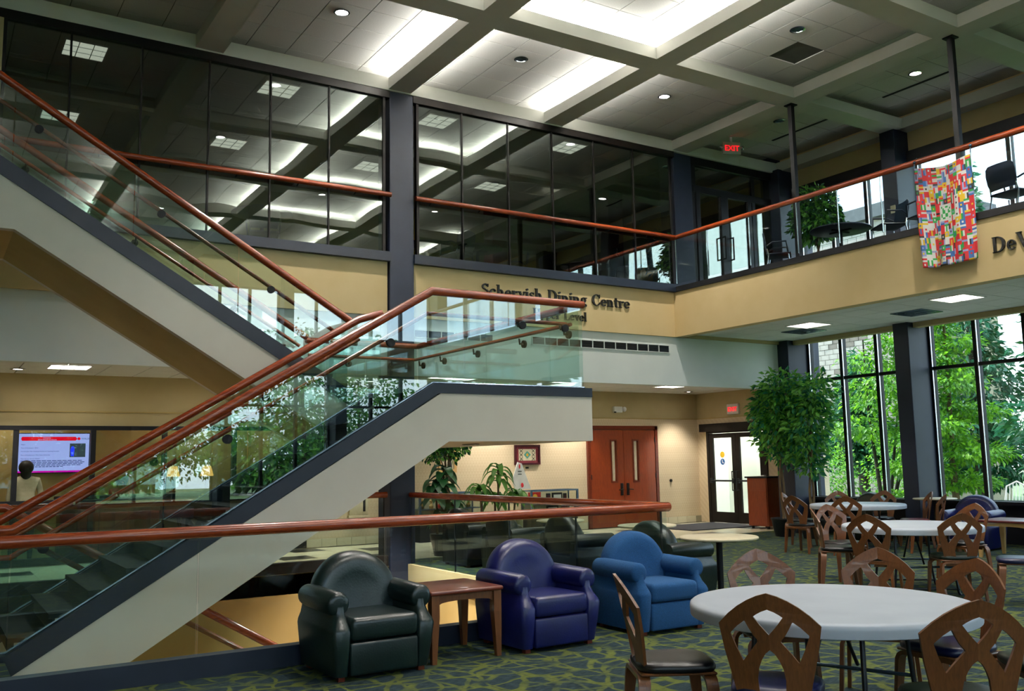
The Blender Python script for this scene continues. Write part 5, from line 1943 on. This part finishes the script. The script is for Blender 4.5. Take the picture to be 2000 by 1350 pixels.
def case(name, label, x0, x1, y0, y1, h, items):
    t = thing(name, label, 'display case', ((x0 + x1) / 2, y0, 0))
    MB().box(x0, x1, y0, y1, 0, .38).build('plinth', 'frame_bronze', t)
    for x in (x0, x1):
        for y in (y0, y1):
            MB().box(x - .02, x + .02, y - .02, y + .02, .38, h).build('case_post', 'steel_blue', t)
    MB().holed([(x0 - .02, y0 - .02), (x1 + .02, y0 - .02), (x1 + .02, y1 + .02), (x0 - .02, y1 + .02)], [[(x0 + .02, y0 + .02), (x1 - .02, y0 + .02), (x1 - .02, y1 - .02), (x0 + .02, y1 - .02)]], h, h + .03, 'z').build('case_top', 'steel_blue', t)
    MB().box(x0 + .02, x1 - .02, y0 + .02, y1 - .02, h + .01, h + .016).build('case_lid', 'glass_office', t)
    MB().box(x0, x1, y1 - .02, y1, .38, h).build('case_back', 'art_cream', t)
    MB().box(x0, x1, y0, y1, .62, .64).build('shelf', 'steel_blue', t)
    MB().box(x0 + .02, x1 - .02, y0, y0 + .006, .38, h).build('case_glass', 'glass_office', t)


case('display_case', 'glass display case with red poster near the wooden doors', 10.95, 12.15, 16.65, 17.0, .90, None)
case('display_case', 'glass display case of ornaments behind the tall dark plant', 8.3, 9.7, 16.6, 17.0, .92, None)
tag(MB().box(11.05, 11.36, 16.9, 16.93, .645, .88).build('poster', 'book_red'), 'red poster in the right display case', 'poster')
o = put('poster_emblem', MB().disc((11.21, 16.899, .78), (0, -1, 0), .06, .004).mesh('poster_emblem', 'book_yellow'), D.objects['poster'])
o.matrix_parent_inverse = Matrix.Identity(4)
o = put('poster_lettering', text_mesh('poster_lettering', 'COLLEGE', .06, .001, 'book_yellow'), D.objects['poster'])
o.rotation_euler, o.location = (PI / 2, 0, 0), (11.08, 16.897, .66)
for k, (x, z, wd, hh, mt_) in enumerate(((11.5, .645, .10, .2, 'art_black'), (11.65, .645, .26, .21, 'art_black'), (11.95, .645, .08, .19, 'art_black'), (11.5, .4, .3, .18, 'art_black'), (11.9, .4, .16, .16, 'art_maroon'))):
    b_ = tag(MB().box(x, x + wd, 16.88, 16.91, z + .001, z + hh).build('photo_card', mt_), ['narrow dark card beside the red poster', 'wide landscape photo card on the upper shelf', 'slim dark card at the right end of the upper shelf', 'wide white text card on the lower shelf', 'maroon card on the lower shelf'][k], 'card', 'cards in the right display case')
    put('card_print', MB().box(x + wd * .12, x + wd * .88, 16.876, 16.88, z + hh * .2, z + hh * .8).mesh('card_print', 'print_white' if k in (1, 3) else 'pillar_maroon'), b_)
for k, (x, mt_) in enumerate(((8.45, 'lamp_brass'), (8.65, 'maple_wood'), (8.85, 'book_red'), (9.05, 'print_white'), (9.3, 'art_teal'), (9.5, 'lamp_brass'))):
    tag(MB().lathe([(0, 0), (.04, 0), (.05, .05), (.02, .10), (.035, .16), (.012, .20), (0, .21)], x, 16.8, 16, .641).build('ornament', mt_, None, True), ['brass', 'wooden', 'red', 'white', 'teal', 'second brass'][k] + ' ornament on the shelf of the left display case', 'ornament', 'ornaments in the left display case')
sw = thing('wall_panel_box', 'cream wall panel box with dark slot left of the navy column', 'panel', (7.25, YB, .7))
MB().rbox(7.05, 7.44, YB - .07, YB - .001, .56, 1.02, .015, 2).build('box', 'art_cream', sw, True)
MB().box(7.03, 7.46, YB - .09, YB - .001, .52, .56).build('ledge', 'art_cream', sw)
MB().box(7.33, 7.38, YB - .074, YB - .069, .63, .95).build('slot', 'art_black', sw)
tag(MB().rbox(7.70, 7.98, 16.7, 17.15, 0, 2.3, .01, 2).build('brown_cabinet', 'frame_bronze'), 'tall dark brown cabinet against the wall behind the navy column', 'cabinet')


# ================================================================== FLAG BANNER
def banner():
    rnd = random.Random(3)
    cols = ['print_red', 'print_red', 'print_white', 'print_blue', 'print_yellow', 'art_black', 'flag_green', 'print_red', 'print_white', 'flag_lilac']
    pbr('flag_green', '#1f8a3c', '#289a48', 0.8, 8)
    pbr('flag_lilac', '#8f96c8', '#a0a6d4', 0.8, 8)
    names = sorted(set(cols))
    pool = ['print_red'] * 6 + ['print_white'] * 5 + ['print_blue'] * 2 + ['print_yellow'] * 2 + ['art_black'] + ['flag_green'] * 2 + ['flag_lilac'] * 2
    NX, NZ, sub = 13, 18, 3
    t = thing('flag_banner', 'long banner printed with many small world flags over the balcony rail', 'banner', (XB - .1, 7.6, 4.2))
    mb = MB()
    y0, y1 = 8.02, 7.15
    nu, nv = NX * sub, NZ * sub

    def P(u, v, th=0):
        z = 5.70 - .06 * math.sin(PI * u) * (1 - v) - u * .03 * (1 - v) - v * 1.50 - .03 * math.sin(PI * u) * v
        y = y0 + (y1 - y0) * u
        y += (-.08 * (1 - u) * v) + .0
        x = XB - .075 - .03 * math.sin(u * 9 + v * 3) - .025 * math.sin(u * 17 + 1) * v - .05 * v + th
        return (x, y, z)
    vs = [P(i / nu, j / nv) for j in range(nv + 1) for i in range(nu + 1)]
    flags = {}
    for a in range(NX):
        for b in range(NZ):
            flags[a, b] = (rnd.choice('hvc'), [rnd.choice(pool) for _ in range(3)])
    o = 0
    mb.v += vs
    for j in range(nv):
        for i in range(nu):
            a = i // sub
            jj = (j + (a % 3)) % nv
            b = jj // sub
            kind, c = flags[a, b]
            if 5 <= a <= 7 and 7 * sub <= j < 10 * sub:
                dx, dz = (i - 6.5 * sub + .5) / 4.5, (j - 8.5 * sub + .5) / 4.5
                m = 'flag_green' if (abs(math.sin(i * 1.7) + math.cos(j * 1.3)) < .55 and abs(dx) < .8 and abs(dz) < .8) else 'print_white'
            else:
                m = c[jj % sub] if kind == 'h' else c[i % sub] if kind == 'v' else c[1 if (i % sub == 1 and jj % sub == 1) else 0]
            mb.f.append((j * (nu + 1) + i, j * (nu + 1) + i + 1, (j + 1) * (nu + 1) + i + 1, (j + 1) * (nu + 1) + i))
            mb.mi.append(names.index(m))
    b = mb.build('banner_cloth', names, t, True, 180, fix=False)
    so = b.modifiers.new('thickness', 'SOLIDIFY')
    so.thickness = .004
    MB().tube([P(u / 12, 0, .0) for u in range(13)], .006, 6).build('hem', 'print_white', t, True)
    for y in (8.02, 7.15):
        MB().tube([(XB - .07, y, 5.70), (XB - .06, y, 5.80), (XB - .0, y, 5.87), (XB + .03, y, 5.82)], .008, 6).ellipsoid((XB - .06, y, 5.80), .022, .022, .022, 8, 6).build('clip', 'steel_blue', t, True)


banner()


# ================================================================== BALCONY FURNITURE
def stack_chair():
    t = thing('stacking_chair', 'tmp', 'chair', group='dark balcony chairs')

    def shell(pts, mat, nm):
        mb = MB()
        rings = []
        for (y, z, w) in pts:
            rings.append([(-w, y, z), (-w * .6, y - .015, z), (0, y - .022, z), (w * .6, y - .015, z), (w, y, z), (w, y + .014, z + .002), (0, y - .008, z + .002), (-w, y + .014, z + .002)])
        mb.loft(rings)
        return mb.build(nm, mat, t, True, 60, local=True)
    shell([(-.20, .50, .20), (-.215, .60, .235), (-.235, .72, .24), (-.25, .82, .225), (-.255, .86, .18)], 'plastic_navy', 'backrest')
    MB().rbox(-.225, .225, -.20, .22, .435, .465, .012, 3).build('seat', 'plastic_navy', t, True, local=True)
    for s in (-1, 1):
        MB().tube([(s * .23, .20, 0), (s * .22, .17, .43)], .012, 8).build('leg', 'chrome', t, True, local=True)
        MB().tube([(s * .23, -.26, 0), (s * .22, -.17, .43), (s * .21, -.20, .55)], .012, 8).build('leg', 'chrome', t, True, local=True)
        MB().tube([(s * .235, -.19, .60), (s * .265, -.10, .655), (s * .265, .14, .655), (s * .24, .17, .46)], .014, 8).build('armrest', 'plastic_navy', t, True, local=True)
    return t


sc0 = stack_chair()
sc0.location, sc0.rotation_euler = (13.05, 9.15, ZUP), (0, 0, rad(60))
sc0['label'] = 'dark balcony chair at the small round table'
dup(sc0, (13.0, 8.42, ZUP), rad(-20), 'dark balcony chair left of the flag banner')
dup(sc0, (12.95, 7.05, ZUP), rad(-100), 'dark balcony chair right of the flag banner')
dup(sc0, (13.1, 11.5, ZUP), rad(-140), 'dark balcony chair left of the small round table')
dup(sc0, (14.6, 9.2, ZUP), rad(120), 'dark balcony chair by the upper window')
pedestal_table('dark round table on the balcony behind the glass guard', 13.45, 10.4, .52, .74, 'plastic_navy', 'balcony tables', ZUP)
tag(MB().box(12.62, 13.3, 5.4, 6.1, ZUP + .70, ZUP + .74).box(12.93, 12.99, 5.72, 5.78, ZUP, ZUP + .7).box(12.75, 13.17, 5.55, 5.95, ZUP, ZUP + .02).build('balcony_table', 'plastic_navy'), 'dark square balcony table right of the banner chair', 'table')
t = thing('balcony_bar_rail', 'low red wood bar rail inside the upper windows', 'railing', (15.5, 9, ZUP))
MB().tube([(15.55, -5.5, 5.35), (15.55, 12.9, 5.35)], .03, 10).build('bar', 'rail_wood', t, True)
for k in range(12):
    MB().tube([(15.55, 12.4 - 1.5 * k, ZUP), (15.55, 12.4 - 1.5 * k, 5.35)], .015, 8).build('bar_post', 'black_metal', t, True)
tag(MB().rbox(15.05, 15.075, 10.4, 10.5, 6.0, 6.15, .004, 1).build('thermostat', 'art_cream'), 'cream switch plate on the navy column upstairs', 'switch plate')

t = thing('restroom_sign', 'small black sign with white wheelchair figure inside the dining hall', 'sign', (12.99, 16.03, 6.16))
MB().box(12.89, 13.09, 16.03, 16.049, 6.04, 6.28).build('plaque', 'art_black', t)
MB().disc((12.98, 16.03, 6.24), (0, -1, 0), .018, .003).tube([(12.98, 16.028, 6.21), (12.98, 16.028, 6.15), (13.03, 16.028, 6.15), (13.05, 16.028, 6.09)], .010, 6).tube([(12.97, 16.028, 6.17), (12.945, 16.028, 6.13), (12.96, 16.028, 6.09), (13.0, 16.028, 6.09)], .008, 6).build('figure', 'print_white', t)
# tables and chairs in the dining hall
for k, (x, y) in enumerate(((2.2, 15.2), (4.6, 15.0), (7.6, 14.9), (9.1, 15.6), (11.3, 15.0), (3.4, 17.4), (6.4, 17.6), (10.4, 17.5))):
    nm = ['far left', 'behind the stair', 'just right of the column', 'above the word Dining', 'above the word Centre', 'rear left', 'rear middle', 'rear right'][k]
    pedestal_table('dark dining hall table, ' + nm, x, y, .5, 1.0 if k % 2 else .75, 'desk_wood', 'dining hall tables', ZS)
    for q in range(2):
        a = rad(40 + 180 * q + 35 * k)
        dup(sc0, (x + .75 * math.cos(a), y + .75 * math.sin(a), ZS), a + PI / 2, 'dark chair ' + ('nearer' if (math.sin(a) < 0) else 'farther') + ' side of the dining table, ' + nm, 'dining hall chairs')


# ================================================================== OUTDOORS
tag(MB().box(XW + .2, 80, -60, 80, -.5, -.15).box(-60, XW + .2, -60, YF - .15, -.5, -.15).build('lawn_ground', 'lawn'), 'green lawn outside the garden windows', 'lawn', kind='structure')
tag(MB().box(XW + .15, 19.4, -40, 13.4, -.2, -.05).build('terrace', 'path_grey'), 'pale concrete terrace outside the windows', 'terrace', kind='structure')
tag(MB().prism([(27, 5), (80, 5), (80, 9), (27, 9)], -.16, -.13, 'z').build('road', 'path_grey'), 'grey path crossing the lawn', 'path', kind='structure')

bl = thing('block_building', 'pale concrete block building beyond the garden', 'building', (31, 27, -.2))
MB().box(30.05, 34, 19.5, 46, -.2, 10.4).build('wall_core', 'grout', bl)
MB().box(29.7, 34, 19.2, 46, 10.4, 10.9).build('parapet', 'roof_trim', bl)
mp_ = MB().box(0, .05, 0, .385, 0, .185).mesh('block', 'block_pale')
mw_ = MB().box(0, .05, 0, .385, 0, .185).mesh('block_warm', 'block_warm')
rnd = random.Random(5)
nb = 0
rest = MB()
for j in range(52):
    for i in range(66):
        y, z = 19.5 + .4 * i + (.2 if j % 2 else 0), -.1 + .2 * j
        if y + .385 > 46:
            continue
        if 3.9 < z < 6.9 and 21.9 < y < 26.9 and nb < 298:
            o = D.objects.new('block', mw_ if rnd.random() < .28 else mp_)
            o.location = (29.99 + rnd.uniform(-.01, .01) - 31, y - 27, z + .2)
            COL.objects.link(o)
            o.parent = bl
            nb += 1
        else:
            rest.box(30.0, 30.05, y, y + .385, z, z + .185)
rest.build('blocks_far', 'block_pale', bl, fix=False)['kind'] = 'stuff'


def garden_tree(name, label, x, y, h, blobs, n, ln, wd, mats, trunks, cat='tree', bark='bark_dark', group=None, flat=False):
    t = thing(name, label, cat, (x, y, -.15), group=group)
    for pts, r in trunks:
        MB().tube(pts, [r * (1 - .7 * i / (len(pts) - 1)) for i in range(len(pts))], 8).build('trunk', bark, t, True)
    foliage(blobs, n, ln, wd, .35, len(mats), flat).build('foliage', list(mats), t, fix=False)['kind'] = 'stuff'
    return t


def tiers(x, y, z0, z1, r, n, rnd, th=.28):
    o = []
    for k in range(n):
        u = k / (n - 1)
        a = 2.4 * k
        rr = r * (1 - .55 * u)
        d = rr * rnd.uniform(.35, .75)
        o.append((x + d * math.cos(a), y + d * math.sin(a), z0 + (z1 - z0) * u, rr * .75, rr * .75, th))
    return o


rnd = random.Random(11)
garden_tree('garden_tree', 'bright green layered tree with dark thin trunks behind the indoor trees', 20.0, 14.6, 6,
            tiers(20.3, 14.4, 1.9, 5.6, 1.6, 12, rnd), 5200, .17, .085, ('leaf_bright', 'leaf_hedge'),
            [([(20, 14.7, -.15), (20.1, 14.9, 1.2), (20.3, 15.2, 2.6), (20.4, 15.3, 4.5)], .06), ([(20, 14.6, -.15), (20.1, 14.2, 1.3), (20.3, 13.7, 2.8), (20.3, 13.5, 4.6)], .055), ([(20, 14.6, -.15), (20.4, 14.6, 1.6), (20.7, 14.5, 3.4)], .05)], flat=True)
garden_tree('garden_tree', 'bright green layered tree beside the second navy column', 20.2, 12.9, 7,
            tiers(20.2, 12.95, .9, 5.4, 1.05, 15, rnd, .2), 6500, .16, .08, ('leaf_bright', 'leaf_bright', 'leaf_hedge'),
            [([(20.2, 12.9, -.15), (20.3, 13.0, 1.4), (20.2, 12.9, 3), (20.2, 12.9, 5)], .09)], flat=True, bark='bark')
for k, (x, y, h, r) in enumerate(((27, 12.8, 9.5, 2.1), (27.6, 21.0, 5.0, 1.0), (29.5, 7.6, 10, 2.3), (28.4, 17.2, 10.6, 1.3), (36, 3.0, 12, 3.0), (38, -6, 11, 3.0), (32, -8, 10, 3), (40, -16, 12, 3.5), (47, -6, 10, 3.0), (37, 12, 13, 3.3), (22.5, -6, 7, 2.2), (24, -13, 8, 2.4))):
    bl_ = []
    for i in range(9):
        u = i / 8
        a = 2.4 * i
        rr = r * (1.05 - .75 * u)
        bl_.append((x + rr * .35 * math.cos(a), y + rr * .35 * math.sin(a), 1.4 + (h - 1.6) * u, rr, rr, h * .085))
    garden_tree('evergreen_tree', ['broad dark evergreen right behind the bright layered tree', 'dark evergreen left behind the first bright tree', 'tall evergreen seen through the right hand pane', 'evergreen between the two bright trees', 'tall evergreen farther right along the lawn', 'distant evergreen right of the lawn path', 'evergreen beyond the terrace corner', 'largest evergreen at the far right', 'evergreen near the far end of the terrace', 'tallest evergreen behind the others', 'small evergreen reflected in the stair glass', 'second small evergreen reflected in the stair glass'][k],
                x, y, h, bl_, 6500 if k < 5 else 1500, .3 if k < 5 else .42, .12, ('leaf_conifer', 'leaf_dark'), [([(x, y, -.15), (x, y, h * .5), (x, y, h * .85)], .2)], group='evergreens beyond the terrace')
for k in range(9):
    x = -30 + 9.6 * k
    garden_tree('hedge_row_bush', 'broad dark hedge bush closing the far lawn behind the photographer, ' + ['first', 'second', 'third', 'fourth', 'fifth', 'sixth', 'seventh', 'eighth', 'ninth'][k] + ' from the left', x, -38, 4.5, [(x, -38, 2.0, 3.7, 1.6, 2.3)], 2600, .5, .3, ('leaf_dark', 'leaf_hedge'), [([(x, -38, -.15), (x, -38, 1), (x, -38, 2)], .2)], cat='bush', group='far hedge behind the photographer')
rnd = random.Random(21)
for k in range(11):
    x, y, h, r = -13 + 4.4 * k, -20 - 4.5 * (k % 2), rnd.uniform(6.5, 8.5), rnd.uniform(1.9, 2.5)
    bl_ = [(x + rnd.uniform(-.5, .5) * r, y + rnd.uniform(-.5, .5) * r, 1.9 + (h - 2.9) * i / 6, r * (1 - .35 * abs(i - 2) / 4), r * (1 - .35 * abs(i - 2) / 4), .9) for i in range(7)]
    garden_tree('shade_tree', 'leafy shade tree on the lawn behind the photographer, ' + ['first', 'second', 'third', 'fourth', 'fifth', 'sixth', 'seventh', 'eighth', 'ninth', 'tenth', 'last'][k] + ' from the left', x, y, h, bl_, 3800, .24, .13, ('leaf_dark', 'leaf_hedge'),
                [([(x, y, -.15), (x + .1, y, 2), (x, y, h * .7)], .16)], group='shade trees behind the photographer')
for k, (x, y, r, h) in enumerate(((21.6, 10.9, .9, 1.3), (23.0, 9.2, 1.0, 1.3), (18.9, 13.6, .4, .7), (24.0, 11.4, .9, 1.5), (24.2, 17.0, 1.1, 2.4), (23.6, 19.4, 1.0, 2.0), (25.2, 24.8, 1.1, 2.6))):
    garden_tree('hedge_bush', ['rounded clipped bush outside the right garden pane', 'larger clipped bush behind the rounded one', 'low bush at the foot of the bright tree', 'broad bush behind the bright tree', 'tall bush beyond the window by the indoor trees', 'medium bush left of the tall one', 'large bush in front of the block building'][k], x, y, h,
                [(x, y, h * .45, r, r, h * .5)], 2200, .11, .06, ('leaf_hedge', 'leaf_bright'), [([(x, y, -.15), (x, y, h * .3), (x, y, h * .5)], .05)], cat='bush', group='garden bushes')
gc = thing('garden_chair', 'pale wire garden chair on the terrace outside the right pane', 'chair', (17.9, 10.35, -.05))
for k in range(7):
    y = 10.15 + .065 * k
    MB().tube([(18.1, y, .42), (18.2, y, .9 + .06 * math.sin(PI * k / 6))], .008, 6).build('back_wire', 'plastic_white', gc, True)
MB().tube([(18.1, 10.12, .42), (18.2, 10.14, .88), (18.21, 10.345, .98), (18.2, 10.55, .88), (18.1, 10.57, .42)], .014, 8).build('back_frame', 'plastic_white', gc, True)
MB().rbox(17.68, 18.12, 10.12, 10.57, .40, .43, .01, 2).build('seat', 'plastic_white', gc, True)
for x in (17.7, 18.1):
    for y in (10.15, 10.54):
        MB().tube([(x, y, -.05), (x, y, .40)], .013, 8).build('leg', 'plastic_white', gc, True)
